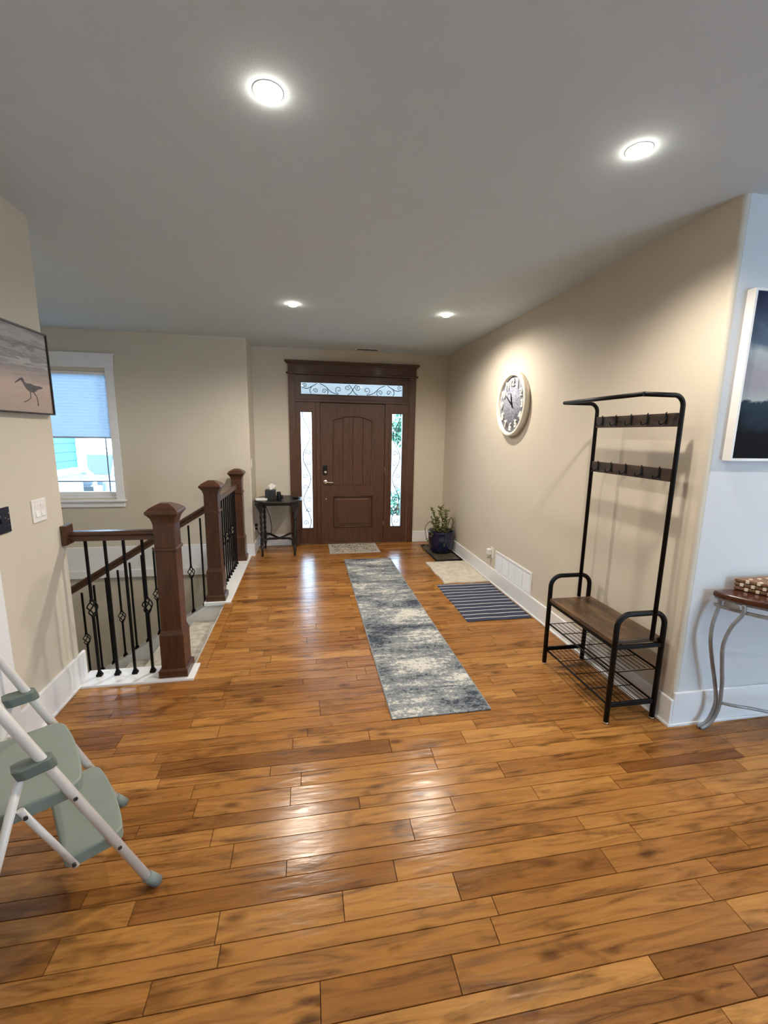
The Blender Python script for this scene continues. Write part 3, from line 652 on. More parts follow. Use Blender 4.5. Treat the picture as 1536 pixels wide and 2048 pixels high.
fr.box(QX0, QX0+fw_, YQ0, YQ1, QZ0, QZ1).box(QX1-fw_, QX1, YQ0, YQ1, QZ0, QZ1).box(QX0+fw_, QX1-fw_, YQ0, YQ1, QZ0, QZ0+fw_).box(QX0+fw_, QX1-fw_, YQ0, YQ1, QZ1-fw_, QZ1)
fr.build('frame', plain('white_frame', (.74, .73, .71), .5), pc2)
MB().box(QX0+fw_, QX1-fw_, YF-.038, YQ1, QZ0+fw_, QZ1-fw_).build('canvas', paint('mountain_painting', [(.0, (.004, .004, .005)), (.16, (.006, .006, .008)), (.22, (.012, .02, .03)), (.345, (.022, .04, .06)), (.36, (.34, .37, .37)), (.44, (.29, .28, .30)), (.55, (.30, .29, .32)), (.66, (.38, .41, .42)), (.74, (.10, .14, .19)), (.86, (.05, .07, .11)), (1, (.02, .025, .06))], 2.0, (1.6, 1, 2.5), .5), pc2)

# ------------------------------------------------------------------ wall clock
CK = (XR, 4.10, 1.925); CR = .306
ck = thing('wall_clock', 'round white-rimmed wall clock with grey-blue dial and raised numerals', 'clock', CK)
def dial_mat():
    m, nt, b = nmat('woven_dial'); b.inputs['Roughness'].default_value = .8
    mp = coords(nt, (1, 1, 2.6)); n1 = N(nt, 'ShaderNodeTexNoise', inp={'Scale': 22.0, 'Detail': 4.0, 'Distortion': 1.0}); nt.links.new(mp.outputs[0], n1.inputs['Vector'])
    rp = ramp(nt, [(.35, (.17, .19, .24)), (.5, (.27, .29, .36)), (.65, (.40, .41, .47))]); nt.links.new(n1.outputs[0], rp.inputs[0]); nt.links.new(rp.outputs[0], b.inputs['Base Color'])
    bp = N(nt, 'ShaderNodeBump', inp={'Strength': .4, 'Distance': .003}); nt.links.new(n1.outputs[0], bp.inputs['Height']); nt.links.new(bp.outputs[0], b.inputs['Normal']); return m
M_RIM = plain('cream_rim', (.78, .74, .64), .4); M_NUM = plain('white_numeral', (.82, .80, .75), .5)
MB().lathe([(CR-.034, -.004), (CR-.034, -.048), (CR-.028, -.058), (CR-.010, -.060), (CR, -.052), (CR, -.004)], CK, 72, 'X').build('rim', M_RIM, ck)
MB().lathe([(0, -.030), (CR-.033, -.030), (CR-.033, -.004), (0, -.004)], CK, 72, 'X').build('dial', dial_mat(), ck)
def text_mesh(body, size, extr):
    cu = bpy.data.curves.new('glyph', 'FONT'); cu.body = body; cu.size = size; cu.extrude = extr; cu.align_x = 'CENTER'; cu.align_y = 'CENTER'; cu.offset = .003; cu.resolution_u = 4
    o = bpy.data.objects.new('glyph', cu); COL.objects.link(o); bpy.context.view_layer.update()
    me = bpy.data.meshes.new_from_object(o.evaluated_get(bpy.context.evaluated_depsgraph_get())); bpy.data.objects.remove(o); bpy.data.curves.remove(cu)
    return me
for h in range(1, 13):
    a = PI/2-h*PI/6; rr = CR*.70
    me = text_mesh(str(h), .098, .006); me.name = 'numeral'; me.materials.clear(); me.materials.append(M_NUM)
    xs_ = [v.co.x for v in me.vertices]; ys_ = [v.co.y for v in me.vertices]; cx_ = (min(xs_)+max(xs_))/2; cy_ = (min(ys_)+max(ys_))/2
    for v in me.vertices:
        x, y, z = (v.co.x-cx_)*.95, v.co.y-cy_, v.co.z
        v.co = (-.037-z, -(rr*math.cos(a)+x), rr*math.sin(a)+y)
    me.update(); o = bpy.data.objects.new('numeral', me); link(o, ck)
def hand(ang, ln, tail, wd, xo):
    a = PI/2-ang; d = Vector((0, -math.cos(a), math.sin(a))); s = Vector((0, math.sin(a), math.cos(a)))
    mb = MB(); c = Vector(CK)+Vector((xo, 0, 0)); q = [c-d*tail-s*wd*.3, c-d*tail+s*wd*.3, c+s*wd, c+d*ln+s*wd*.35, c+d*ln-s*wd*.35, c-s*wd]
    lo = [mb.bm.verts.new(p) for p in q]; hi = [mb.bm.verts.new(p+Vector((-.002, 0, 0))) for p in q]
    mb.bm.faces.new(lo); mb.bm.faces.new(hi[::-1])
    for i in range(6): mb.bm.faces.new((lo[i], lo[(i+1) % 6], hi[(i+1) % 6], hi[i]))
    return mb
hand(R_(306), .165, .06, .008, -.040).build('minute_hand', M_BLACKP, ck)
hand(R_(342), .115, .03, .010, -.036).build('hour_hand', M_BLACKP, ck)

# ------------------------------------------------------------------ coat rack bench
ht = thing('hall_tree', 'black metal coat rack bench with rustic brown seat and shoe shelves', 'coat rack', (1.82, 2.32, 0))
FX, BX = 1.672, 1.972; YA, YB = 1.985, 2.655; AT = .662
for y in (YA, YB):
    rr = .075
    path = [(FX, y, .012)]+[(p[0], y, p[1]) for p in arc(FX+rr, AT-rr, rr, PI, PI/2, 8)]+[(p[0], y, p[1]) for p in arc(BX-rr, AT-rr, rr, PI/2, 0, 8)]+[(BX, y, .012)]
    MB().tube(path, .0152, 12).build('end_frame', M_STEELBLK, ht)
    MB().box(FX+.005, BX-.005, y-.007, y+.007, .100, .128, bev=.002).build('side_rail', M_STEELBLK, ht)
    MB().box(FX+.005, BX-.005, y-.009, y+.009, .456, .478, bev=.002).build('side_rail', M_STEELBLK, ht)
    for x in (FX, BX): MB().lathe([(0, 0), (.013, 0), (.0135, .004), (.0135, .012), (0, .013)], (x, y, 0), 14).build('foot', M_NICKEL, ht)
MB().box(FX-.006, BX+.012, YA+.013, YB-.013, .478, .503, bev=.003).build('seat', M_RUSTIC, ht)
MB().box(FX-.004, FX+.014, YA+.011, YB-.011, .458, .4785).box(BX-.014, BX+.004, YA+.011, YB-.011, .458, .4785).build('seat_frame', M_STEELBLK, ht)
for z in (.312, .112):
    sh = MB()
    for x in (FX+.004, BX-.004): sh.tube([(x, YA+.01, z), (x, YB-.01, z)], .006, 8)
    sh.build('shelf', M_STEELBLK, ht)
    s2_ = MB()
    for i in range(1, 9):
        x = FX+(BX-FX)*i/9; s2_.tube([(x, YA+.02, z+.002), (x, YB-.02, z+.002)], .0022, 6)
    for i in range(5):
        y = YA+.012+(YB-YA-.024)*i/4; s2_.tube([(FX, y, z-.003), (BX, y, z-.003)], .003, 6)
    s2_.build('wire_grid', M_STEELBLK, bpy.data.objects[sh.name] if hasattr(sh, 'name') else ht)
PX = 1.892; TZ = 1.838; rr = .055
for y in (YA-.012, YB-.008):
    path = [(PX, y, .505)]+[(p[0], y, p[1]) for p in arc(PX-rr, TZ-rr, rr, 0, PI/2, 8)]+[(1.655, y, TZ)]
    MB().tube(path, .0122, 12).build('upright', M_STEELBLK, ht)
MB().tube([(1.655, YA-.020, TZ), (1.655, YB, TZ)], .0115, 12).build('hat_bar', M_STEELBLK, ht)
for z0, z1 in ((1.683, 1.753), (1.396, 1.464)):
    bd = MB().box(PX-.008, PX+.008, YA-.002, YB-.018, z0, z1, bev=.002).build('hook_board', M_BOARD, ht)
    for i in range(5):
        y = YA+.075+i*.128
        pts = smooth_path([(PX-.009, y, z1-.012), (PX-.014, y, z1), (PX-.010, y, z1+.005)], 4)
        pts2 = smooth_path([(PX-.009, y, z1-.02), (PX-.014, y, z0+.028), (PX-.034, y, z0+.012), (PX-.048, y, z0+.016), (PX-.052, y, z0+.032)], 4)
        MB().tube(pts, .0032, 6).tube(pts2, .0032, 6).box(PX-.0105, PX-.008, y-.008, y+.008, z0+.012, z1-.01).build('hook', M_STEELBLK, bd)

# ------------------------------------------------------------------ rugs
def runner_mat():
    m, nt, b = nmat('distressed_runner'); b.inputs['Roughness'].default_value = .95; b.inputs['Specular IOR Level'].default_value = .1; L = nt.links.new
    tc = N(nt, 'ShaderNodeTexCoord')
    def nz(scale, st, det=6.0, dist=.6, rough=.6, off=(0, 0, 0)):
        mp = N(nt, 'ShaderNodeMapping', inp={'Scale': st, 'Location': off}); L(tc.outputs['Object'], mp.inputs['Vector']); n = N(nt, 'ShaderNodeTexNoise', inp={'Scale': scale, 'Detail': det, 'Distortion': dist, 'Roughness': rough}); L(mp.outputs[0], n.inputs['Vector']); return n
    big = nz(1.9, (.8, 1.7, 1), 4.0, .5); fine = nz(30.0, (1, 1.5, 1), 7.0, .8, .8, (3, 1, 0)); streak = nz(2.6, (1.0, 9, 1), 6.0, .7, .6, (7, 3, 0))
    a = N(nt, 'ShaderNodeMath', operation='MULTIPLY_ADD', inp={1: .85}); L(fine.outputs[0], a.inputs[0]); L(big.outputs[0], a.inputs[2])
    a2 = N(nt, 'ShaderNodeMath', operation='MULTIPLY_ADD', inp={1: .35}); L(streak.outputs[0], a2.inputs[0]); L(a.outputs[0], a2.inputs[2])
    rp = ramp(nt, [(.72, (.045, .055, .075)), (.80, (.17, .185, .20)), (.92, (.27, .29, .295)), (.955, (.33, .335, .32)), (.985, (.62, .60, .54))]); 
    mr = N(nt, 'ShaderNodeMapRange', inp={1: .74, 2: 1.46, 3: .45, 4: 1.30}); L(a2.outputs[0], mr.inputs[0]); L(mr.outputs[0], rp.inputs[0])
    dk = nz(3.2, (.8, 5.5, 1), 6.0, .9, .7, (11, 5, 0)); dr_ = ramp(nt, [(.63, (0, 0, 0)), (.70, (1, 1, 1))]); L(dk.outputs[0], dr_.inputs[0])
    f2 = N(nt, 'ShaderNodeMath', operation='MULTIPLY'); fr_ = ramp(nt, [(.40, (0, 0, 0)), (.55, (1, 1, 1))]); L(fine.outputs[0], fr_.inputs[0]); L(dr_.outputs[0], f2.inputs[0]); L(fr_.outputs[0], f2.inputs[1])
    mx = N(nt, 'ShaderNodeMix', data_type='RGBA'); L(f2.outputs[0], mx.inputs[0]); L(rp.outputs[0], mx.inputs[6]); mx.inputs[7].default_value = (.022, .026, .04, 1)
    L(mx.outputs[2], b.inputs['Base Color'])
    n3 = nz(500, (1, 1, 1), 2.0); bp = N(nt, 'ShaderNodeBump', inp={'Strength': .4, 'Distance': .003}); L(n3.outputs[0], bp.inputs['Height']); L(bp.outputs[0], b.inputs['Normal']); return m
rn = thing('runner_rug', 'long distressed grey and cream runner rug down the hall', 'rug', (.762, 3.82, 0))
MB().box(.462, 1.062, 2.20, 5.44, 0, .007, bev=.002).build('pile', runner_mat(), rn)
mb = MB(); mb.tube([(.460, 2.198, .004), (1.064, 2.205, .004), (1.050, 5.442, .004), (.455, 5.442, .004)], .0045, 6, closed=True); mb.build('binding', plain('grey_binding', (.26, .27, .27), .9), rn)
def stripe_mat():
    m, nt, b = nmat('navy_striped_weave'); b.inputs['Roughness'].default_value = .95; b.inputs['Specular IOR Level'].default_value = .1; L = nt.links.new
    tc = N(nt, 'ShaderNodeTexCoord'); sp = N(nt, 'ShaderNodeSeparateXYZ'); L(tc.outputs['Object'], sp.inputs[0])
    nz = N(nt, 'ShaderNodeTexNoise', inp={'Scale': 5.0}); L(tc.outputs['Object'], nz.inputs['Vector'])
    a = N(nt, 'ShaderNodeMath', operation='MULTIPLY_ADD', inp={1: .02}); L(nz.outputs[0], a.inputs[0]); L(sp.outputs[1], a.inputs[2])
    m1 = N(nt, 'ShaderNodeMath', operation='MULTIPLY', inp={1: 1/.079}); L(a.outputs[0], m1.inputs[0]); fr = N(nt, 'ShaderNodeMath', operation='FRACT'); L(m1.outputs[0], fr.inputs[0])
    rp = ramp(nt, [(0, (.045, .052, .085)), (.79, (.06, .068, .105)), (.82, (.60, .60, .60)), (.93, (.60, .60, .60)), (.97, (.045, .052, .085))]); L(fr.outputs[0], rp.inputs[0]); L(rp.outputs[0], b.inputs['Base Color'])
    n3 = N(nt, 'ShaderNodeTexNoise', inp={'Scale': 400.0}); L(tc.outputs['Object'], n3.inputs['Vector']); bp = N(nt, 'ShaderNodeBump', inp={'Strength': .5, 'Distance': .003}); L(n3.outputs[0], bp.inputs['Height']); L(bp.outputs[0], b.inputs['Normal']); return m
def soft_mat_mesh(x0, x1, y0, y1, h, amp, nx=24, ny=30, seed=1, edge=.0):
    rr_ = random.Random(seed); ph = [rr_.uniform(0, 6) for _ in range(6)]
    def H(x, y): return h+amp*(.5+.5*math.sin(x*9+ph[0])*math.sin(y*7+ph[1])+.25*math.sin(x*23+ph[2]+y*11))
    def E(t_, k): return edge*(math.sin(t_*11+ph[k])+.6*math.sin(t_*29+ph[k-1]))
    mb = MB(); g = []
    for j in range(ny+1):
        row = []
        for i in range(nx+1):
            u, v = i/nx, j/ny; x = x0+(x1-x0)*u; y = y0+(y1-y0)*v
            if i == 0: x += E(v, 3)
            if j == 0: y += E(u, 4)
            if j == ny: y += E(u, 5)
            row.append(mb.bm.verts.new((x, y, H(x, y))))
        g.append(row)
    for j in range(ny):
        for i in range(nx):
            f_ = mb.bm.faces.new((g[j][i], g[j][i+1], g[j+1][i+1], g[j+1][i])); f_.smooth = True
    be = [e for e in mb.bm.edges if len(e.link_faces) == 1]
    ex = bmesh.ops.extrude_edge_only(mb.bm, edges=be); 
    for v in [q for q in ex['geom'] if isinstance(q, bmesh.types.BMVert)]: v.co.z = .0006
    return mb
sm = soft_mat_mesh(1.372, 1.985, 3.402, 4.352, .005, .002, seed=3, edge=.002)
tag(sm.build('striped_mat', stripe_mat(), None, loc=(1.68, 3.877, 0)), 'navy floor mat with thin white stripes beside the vent', 'mat')
shag = plain('cream_shag', (.56, .51, .43), .95, var=.16, vscale=14, bump=1.0, bscale=120, spec=.1)
wm_ = soft_mat_mesh(1.475, 1.99, 4.385, 5.17, .014, .006, seed=5, edge=.006)
tag(wm_.build('shag_mat', shag, None, loc=(1.74, 4.78, 0)), 'cream shaggy floor mat between plant and striped mat', 'mat')
def doormat_mat():
    m, nt, b = nmat('filigree_mat'); b.inputs['Roughness'].default_value = .9; L = nt.links.new
    mp = coords(nt); v = N(nt, 'ShaderNodeTexVoronoi', feature='DISTANCE_TO_EDGE', inp={'Scale': 22.0}); L(mp.outputs[0], v.inputs['Vector'])
    rp = ramp(nt, [(.06, (.46, .41, .34)), (.16, (.30, .26, .20)), (.30, (.07, .055, .04))]); L(v.outputs['Distance'], rp.inputs[0]); L(rp.outputs[0], b.inputs['Base Color']); return m
dm = thing('door_mat', 'small patterned beige door mat against the front door', 'mat', (.63, 5.99, 0))
MB().box(.335, .94, 5.785, 6.215, 0, .008, bev=.002).build('field', doormat_mat(), dm)
MB().box(.285, .335, 5.745, 6.255, 0, .0085, bev=.002).box(.94, .985, 5.745, 6.255, 0, .0085, bev=.002).box(.335, .94, 5.745, 5.785, 0, .0085, bev=.002).box(.335, .94, 6.215, 6.255, 0, .0085, bev=.002).build('border', plain('mat_border', (.40, .37, .32), .9, var=.2, vscale=60), dm)

# ------------------------------------------------------------------ boot tray, pot and plant
bt = thing('boot_tray', 'black boot tray under the blue plant pot', 'tray', (1.81, 5.60, 0))
MB().box(1.63, 1.985, 5.225, 6.02, 0, .006).build('base', plain('tray_floor', (.075, .06, .04), .5, var=.5, vscale=9), bt)
MB().tube([(1.635, 5.23, .012), (1.98, 5.23, .012), (1.98, 6.015, .012), (1.635, 6.015, .012)], .011, 8, closed=True).build('rim', M_BLACKP, bt)
PC = (1.822, 5.66, .0065)
pot = thing('plant_pot', 'glossy cobalt blue ceramic plant pot in the far right corner', 'plant pot', PC)
MB().lathe([(0, 0), (.125, 0), (.135, .006), (.155, .05), (.172, .14), (.178, .22), (.180, .275), (.186, .285), (.186, .305), (.178, .312), (.168, .306), (.165, .27), (.16, .255), (0, .255)], PC, 48).build('body', plain('cobalt_glaze', (.002, .007, .040), .16, var=.2, coat=.3), pot)
MB().lathe([(0, .262), (.10, .264), (.1595, .256)], PC, 32).build('soil', plain('potting_soil', (.03, .022, .015), .95, bump=.8, bscale=80), pot)
plant = thing('succulent_plant', 'sprawling green succulent with drooping stems in the blue pot', 'plant', (PC[0], PC[1], .27))
stems, leaves = MB(), MB(); rp_ = random.Random(11)
def leafy(path, r0, r1, nl, start=.25, size=.02):
    pts = smooth_path(path, 6); n = len(pts); stems.tube(pts, [r0+(r1-r0)*i/(n-1) for i in range(n)], 6)
    nl = int(nl*1.4)
    for k in range(nl):
        t_ = start+(1-start)*(k+rp_.random()*.5)/nl; p = pts[min(n-1, int(t_*(n-1)))]
        a = rp_.uniform(0, 2*PI); d = Vector((math.cos(a), math.sin(a), rp_.uniform(-.2, .9))).normalized(); s_ = size*1.25*rp_.uniform(.7, 1.25)
        leaves.ball(p+d*s_*.9, s_, (1, .5, .28), 1, d.to_track_quat('X', 'Z').to_matrix().to_4x4())
px, py, pz = PC[0], PC[1], .265
leafy([(px-.03, py-.02, pz), (px-.08, py-.03, pz+.14), (px-.12, py-.05, pz+.28), (px-.165, py-.05, pz+.385)], .009, .004, 20, .3, .020)
leafy([(px+.0, py, pz), (px+.0, py-.04, pz+.18), (px-.03, py-.03, pz+.32), (px-.01, py-.03, pz+.40)], .010, .004, 26, .25, .022)
leafy([(px+.02, py-.02, pz), (px+.05, py-.02, pz+.16), (px+.04, py-.04, pz+.30), (px+.08, py-.05, pz+.33)], .009, .004, 22, .3, .020)
leafy([(px-.06, py-.05, pz), (px-.07, py-.08, pz+.16), (px-.10, py-.09, pz+.25)], .008, .004, 20, .2, .021)
leafy([(px-.02, py-.07, pz), (px-.03, py-.12, pz+.10), (px-.02, py-.15, pz+.18)], .008, .004, 18, .1, .022)
leafy([(px+.06, py-.03, pz), (px+.09, py-.04, pz+.17), (px+.12, py-.05, pz+.235), (px+.145, py-.06, pz+.18), (px+.13, py-.07, pz+.09)], .009, .005, 4, .7, .016)
leafy([(px+.08, py, pz), (px+.12, py-.03, pz+.06), (px+.16, py-.04, pz+.10)], .005, .003, 9, .3, .015)
leafy([(px-.07, py-.04, pz), (px-.13, py-.06, pz+.17), (px-.20, py-.07, pz+.18), (px-.255, py-.08, pz+.10), (px-.235, py-.09, pz-.03), (px-.215, py-.10, pz-.10)], .007, .004, 4, .85, .014)
leafy([(px-.215, py-.10, pz-.10), (px-.25, py-.10, pz-.16), (px-.28, py-.11, pz-.20), (px-.245, py-.11, pz-.235)], .003, .002, 9, .1, .012)
leafy([(px-.10, py-.08, pz+.02), (px-.15, py-.10, pz+.10), (px-.18, py-.11, pz+.05), (px-.16, py-.12, pz-.02)], .005, .003, 14, .2, .016)
leafy([(px-.02, py-.15, pz+.03), (px+.0, py-.195, pz+.02), (px+.01, py-.205, pz-.05), (px-.015, py-.205, pz-.12), (px+.0, py-.203, pz-.135)], .003, .002, 5, .5, .008)
for k in range(5):
    a = .5+k*1.25; leafy([(px+.05*math.cos(a), py-.03+.05*math.sin(a), pz), (px-.03+.09*math.cos(a), py-.04+.08*math.sin(a), pz+.12), (px-.04+.12*math.cos(a), py-.05+.10*math.sin(a), pz+.20+.03*(k % 3))], .007, .004, 14, .15, .02)
stems.build('stems', plain('succulent_stem', (.085, .06, .03), .7, var=.3), plant)
leaves.build('leaves', plain('succulent_leaf', (.15, .165, .06), .45, var=.35, vscale=25), plant)

# ------------------------------------------------------------------ side table by the door and what is on it
M_EBONY = wood('ebonised_wood', (.006, .005, .005), (.018, .013, .011), 'X', .38, 4, 10)
tb = thing('side_table', 'small black side table with twisted legs left of the front door', 'table', (-.40, 5.93, 0))
TZt = .742; tx0, tx1, ty0, ty1 = -.69, -.085, 5.63, 6.255; c = .15
octa = [(tx0+c, ty0), (tx1-c, ty0), (tx1, ty0+c), (tx1, ty1-c), (tx1-c, ty1), (tx0+c, ty1), (tx0, ty1-c), (tx0, ty0+c)]
MB().prism(octa, TZt-.022, TZt, bev=.006).build('tabletop', M_EBONY, tb)
LG = [(-.60, 5.72), (-.18, 5.72), (-.18, 6.16), (-.60, 6.16)]
for (x, y) in LG:
    mb = MB()
    mb.box(x-.02, x+.02, y-.02, y+.02, .60, TZt-.022).box(x-.02, x+.02, y-.02, y+.02, .15, .25)
    for ph in (0, PI):                       # barley twist
        mb.tube([(x+.009*math.cos(ph+z*42), y+.009*math.sin(ph+z*42), z) for z in [.24+.37*i/60 for i in range(61)]], .0125, 8)
    mb.lathe([(0, 0), (.012, 0), (.016, .02), (.013, .05), (.02, .09), (.02, .15), (0, .155)], (x, y, 0), 14)
    sx = 1 if x < -.4 else -1
    mb.prism([(x-sx*.02, .60), (x-sx*.075, .70), (x-sx*.075, TZt-.022), (x-sx*.0, TZt-.022)] if True else [], y-.012, y+.012, axis='Y')
    mb.build('leg', M_EBONY, tb)
st_ = MB()
for a, b in ((0, 2), (1, 3)):
    p, q = LG[a], LG[b]; mid = ((p[0]+q[0])/2, (p[1]+q[1])/2)
    st_.tube(smooth_path([(p[0], p[1], .20), ((p[0]*2+mid[0])/3, (p[1]*2+mid[1])/3, .222), (mid[0], mid[1], .195), ((q[0]*2+mid[0])/3, (q[1]*2+mid[1])/3, .222), (q[0], q[1], .20)]), .016, 8)
st_.build('stretcher', M_EBONY, tb)
MB().box(-.565, -.22, 5.72, 5.735, .68, TZt-.02).box(-.56, -.22, 6.145, 6.16, .68, TZt-.02).build('apron', M_EBONY, tb)
T0 = TZt
rt_ = thing('router', 'flat white device on the left end of the side table', 'router', (-.60, 5.83, T0))
MB().prism(rrect(-.68, -.525, 5.76, 5.90, .035), T0, T0+.022, bev=.006).build('case', M_WHITEP, rt_)
MB().prism(rrect(-.635, -.57, 5.80, 5.86, .02), T0+.0215, T0+.025, bev=.001).build('logo_plate', plain('light_grey_plastic', (.6, .6, .6), .4), rt_)
tbx = thing('tissue_box', 'dark cube tissue box with a white tissue sticking out', 'tissue box', (-.485, 5.90, T0))
MB().box(-.555, -.42, 5.835, 5.965, T0, T0+.128, bev=.003).build('box', plain('dark_print', (.022, .022, .026), .5, var=.7, vscale=35), tbx)
tt = MB(); n = 7; rows_ = []
for j in range(6):
    v = j/5; row = []
    for i in range(n):
        u = i/(n-1)-.5; row.append(tt.bm.verts.new((-.487+u*(.035+.07*v)+.02*v, 5.90+.012*math.sin(u*9+v*2)*(1-.3*v), T0+.127+v*(.085-.03*abs(u)*2)))) 
    rows_.append(row)
for j in range(5):
    for i in range(n-1): f_ = tt.bm.faces.new((rows_[j][i], rows_[j][i+1], rows_[j+1][i+1], rows_[j+1][i])); f_.smooth = True
tt.build('tissue', plain('tissue_paper', (.8, .79, .75), .9), tbx)
sp_ = thing('smart_speaker', 'small black gadget on a stand beside the tissue box', 'gadget', (-.365, 5.80, T0))
MB().lathe([(0, 0), (.032, 0), (.034, .008), (.03, .05), (.028, .085), (.026, .108), (.02, .112), (0, .112)], (-.375, 5.80, T0), 20).build('body', M_BLACKP, sp_)
MB().box(-.352, -.318, 5.775, 5.825, T0+.012, T0+.068, bev=.01).build('side_dock', M_BLACKP, sp_)
gd = MB().lathe([(0, .001), (.03, .001), (.045, .012), (.05, .028), (.047, .028), (.042, .014), (.028, .006), (0, .006)], (-.16, 5.86, T0), 24)
tag(gd.build('glass_dish', glass('dish_glass', (.85, .88, .92)), None, loc=(-.16, 5.86, T0)), 'small clear glass dish at the right end of the side table', 'dish')
cd = thing('power_cord', 'black power cord hanging from the side table to the wall outlet', 'cord', (-.5, 5.9, .3))
MB().tube(smooth_path([(-.56, 5.80, T0-.03), (-.535, 5.82, .62), (-.50, 5.84, .50), (-.485, 5.85, .36), (-.50, 5.86, .28), (-.56, 5.88, .24), (-.63, 5.91, .245), (-.675, 5.93, .30), (XE+.03, 5.93, .338)], 8), .0045, 6).build('cable', M_BLACKP, cd)
MB().box(XE+.0085, XE+.04, 5.915, 5.945, .322, .354, bev=.005).build('plug', M_BLACKP, cd)
MB().box(XE+.0085, XE+.045, 5.91, 5.945, .37, .405, bev=.005).build('adapter', M_BLACKP, cd)

# ------------------------------------------------------------------ console table with tray on the right
cn = thing('console_table', 'pewter-legged console table with dark bowed wood top at right', 'table', (2.75, 1.7, 0))
CX = 2.76
half = [(2.150, 1.888), (2.148, 1.855), (2.175, 1.79), (2.245, 1.685), (2.34, 1.60), (2.46, 1.54), (2.60, 1.51), (2.76, 1.50)]
hp = [(p.x, p.y) for p in smooth_path([(a, b, 0) for a, b in half], 4)]
topo = hp+[(2*CX-a, b) for a, b in hp[::-1][1:]]
MB().prism(topo, .788, .820, bev=.010, seg=3).build('tabletop', wood('mahogany_top', (.035, .010, .006), (.085, .025, .014), 'X', .22, 4, 10, coat=.5), cn)
def inset(d): return [Vector(((a-CX)*(1-d)+CX, 1.888+(b-1.888)*(1-d), 0)) for a, b in topo]
ins = inset(.045)
MB().tube([Vector((p.x, p.y, .738)) for p in ins], .0075, 4).tube([Vector((p.x, p.y, .782)) for p in ins], .0075, 4).build('rail', M_PEWTER, cn)
for s in (0, 1):
    def mx(p): return (p[0] if not s else 2*CX-p[0], p[1], p[2])
    outer = [(2.176, 1.862, .785), (2.176, 1.862, .735), (2.146, 1.855, .649), (2.142, 1.85, .548), (2.172, 1.85, .428), (2.210, 1.85, .304), (2.240, 1.85, .178), (2.228, 1.853, .086), (2.200, 1.857, .034), (2.160, 1.862, .010)]
    inner = [(2.200, 1.752, .785), (2.200, 1.752, .734), (2.166, 1.772, .654), (2.157, 1.79, .548), (2.189, 1.805, .422), (2.226, 1.82, .306), (2.252, 1.835, .172), (2.246, 1.84, .098), (2.215, 1.845, .036), (2.168, 1.848, .010)]
    MB().tube(smooth_path([mx(p) for p in outer], 5), .011, 8, flat=(1, .75)).build('leg', M_PEWTER, cn)
    MB().tube(smooth_path([mx(p) for p in inner], 5), .011, 8, flat=(1, .75)).build('leg', M_PEWTER, cn)
    md = MB(); a_, b_2 = Vector(mx((2.176, 1.862, .76))), Vector(mx((2.200, 1.752, .76))); mid = (a_+b_2)/2; d_ = (b_2-a_).normalized(); nn = Vector((-d_.y, d_.x, 0))*(1 if s else -1)
    rot_ = Matrix((( d_.x, 0, nn.x, 0), (d_.y, 0, nn.y, 0), (0, 1, 0, 0), (0, 0, 0, 1)))
    t_ = bmesh.new(); bmesh.ops.create_uvsphere(t_, u_segments=20, v_segments=10, radius=1)
    for f_ in t_.faces: f_.smooth = True
    md._add(t_, Matrix.Translation(mid) @ rot_ @ Matrix.Diagonal((.040, .021, .006, 1)))
    md.build('medallion', M_PEWTER, cn)
lowr = [(2.243, 1.842, .172), (2.30, 1.80, .172), (2.38, 1.775, .165), (2.50, 1.735, .15), (2.63, 1.71, .142), (2.76, 1.70, .14)]
lr = smooth_path(lowr, 5); lr = lr+[Vector((2*CX-p.x, p.y, p.z)) for p in lr[::-1][1:]]
MB().tube(lr, .0085, 8).build('stretcher', M_PEWTER, cn)
ty = thing('wooden_tray_box', 'brown slatted wooden box with pale inlay blocks on the console table', 'box', (2.45, 1.81, .820))
oc = [(2.268, 1.884), (2.275, 1.868), (2.36, 1.735), (2.54, 1.735), (2.625, 1.868), (2.632, 1.884)]
ccx, ccy = 2.45, 1.83
body_ = MB(); slats = MB(); inl = MB()
def sc2(k): return [((x-ccx)*k+ccx, (y-ccy)*k+ccy) for x, y in oc]
body_.prism(sc2(.94), .8205, .878)
for L_ in range(3):
    z0 = .821+L_*.0215; slats.prism(sc2(.985), z0+.004, z0+.0185, bev=.002, seg=1)
    for i in range(len(oc)-1):
        p, q = Vector((*oc[i], 0)), Vector((*oc[i+1], 0)); ln = (q-p).length
        if ln < .05: continue
        d_ = (q-p)/ln; k = .012+(.0 if L_ % 2 else .022); 
        while k < ln-.02:
            c0 = p+d_*(k+.007); ang = math.atan2(d_.y, d_.x)
            inl.box(-.0075, .0075, -.006, .006, z0+.003, z0+.0195, bev=.001, mat=Matrix.Translation((c0.x, c0.y, 0)) @ Matrix.Rotation(ang, 4, 'Z') @ Matrix.Translation((0, .004, 0)))
            k += .047
for i in range(5):
    for j in range(2): inl.box(2.33+i*.055-.007, 2.33+i*.055+.007, 1.79+j*.055-.007, 1.79+j*.055+.007, .880, .888, bev=.001)
body_.build('core', wood('dark_core', (.05, .022, .012), (.10, .045, .022), 'X', .5), ty)
slats.build('slats', wood('tan_slat', (.13, .055, .028), (.24, .12, .06), 'X', .5, 8, 10), ty)
inl.build('inlay_blocks', plain('pale_maple', (.72, .60, .44), .5), ty)

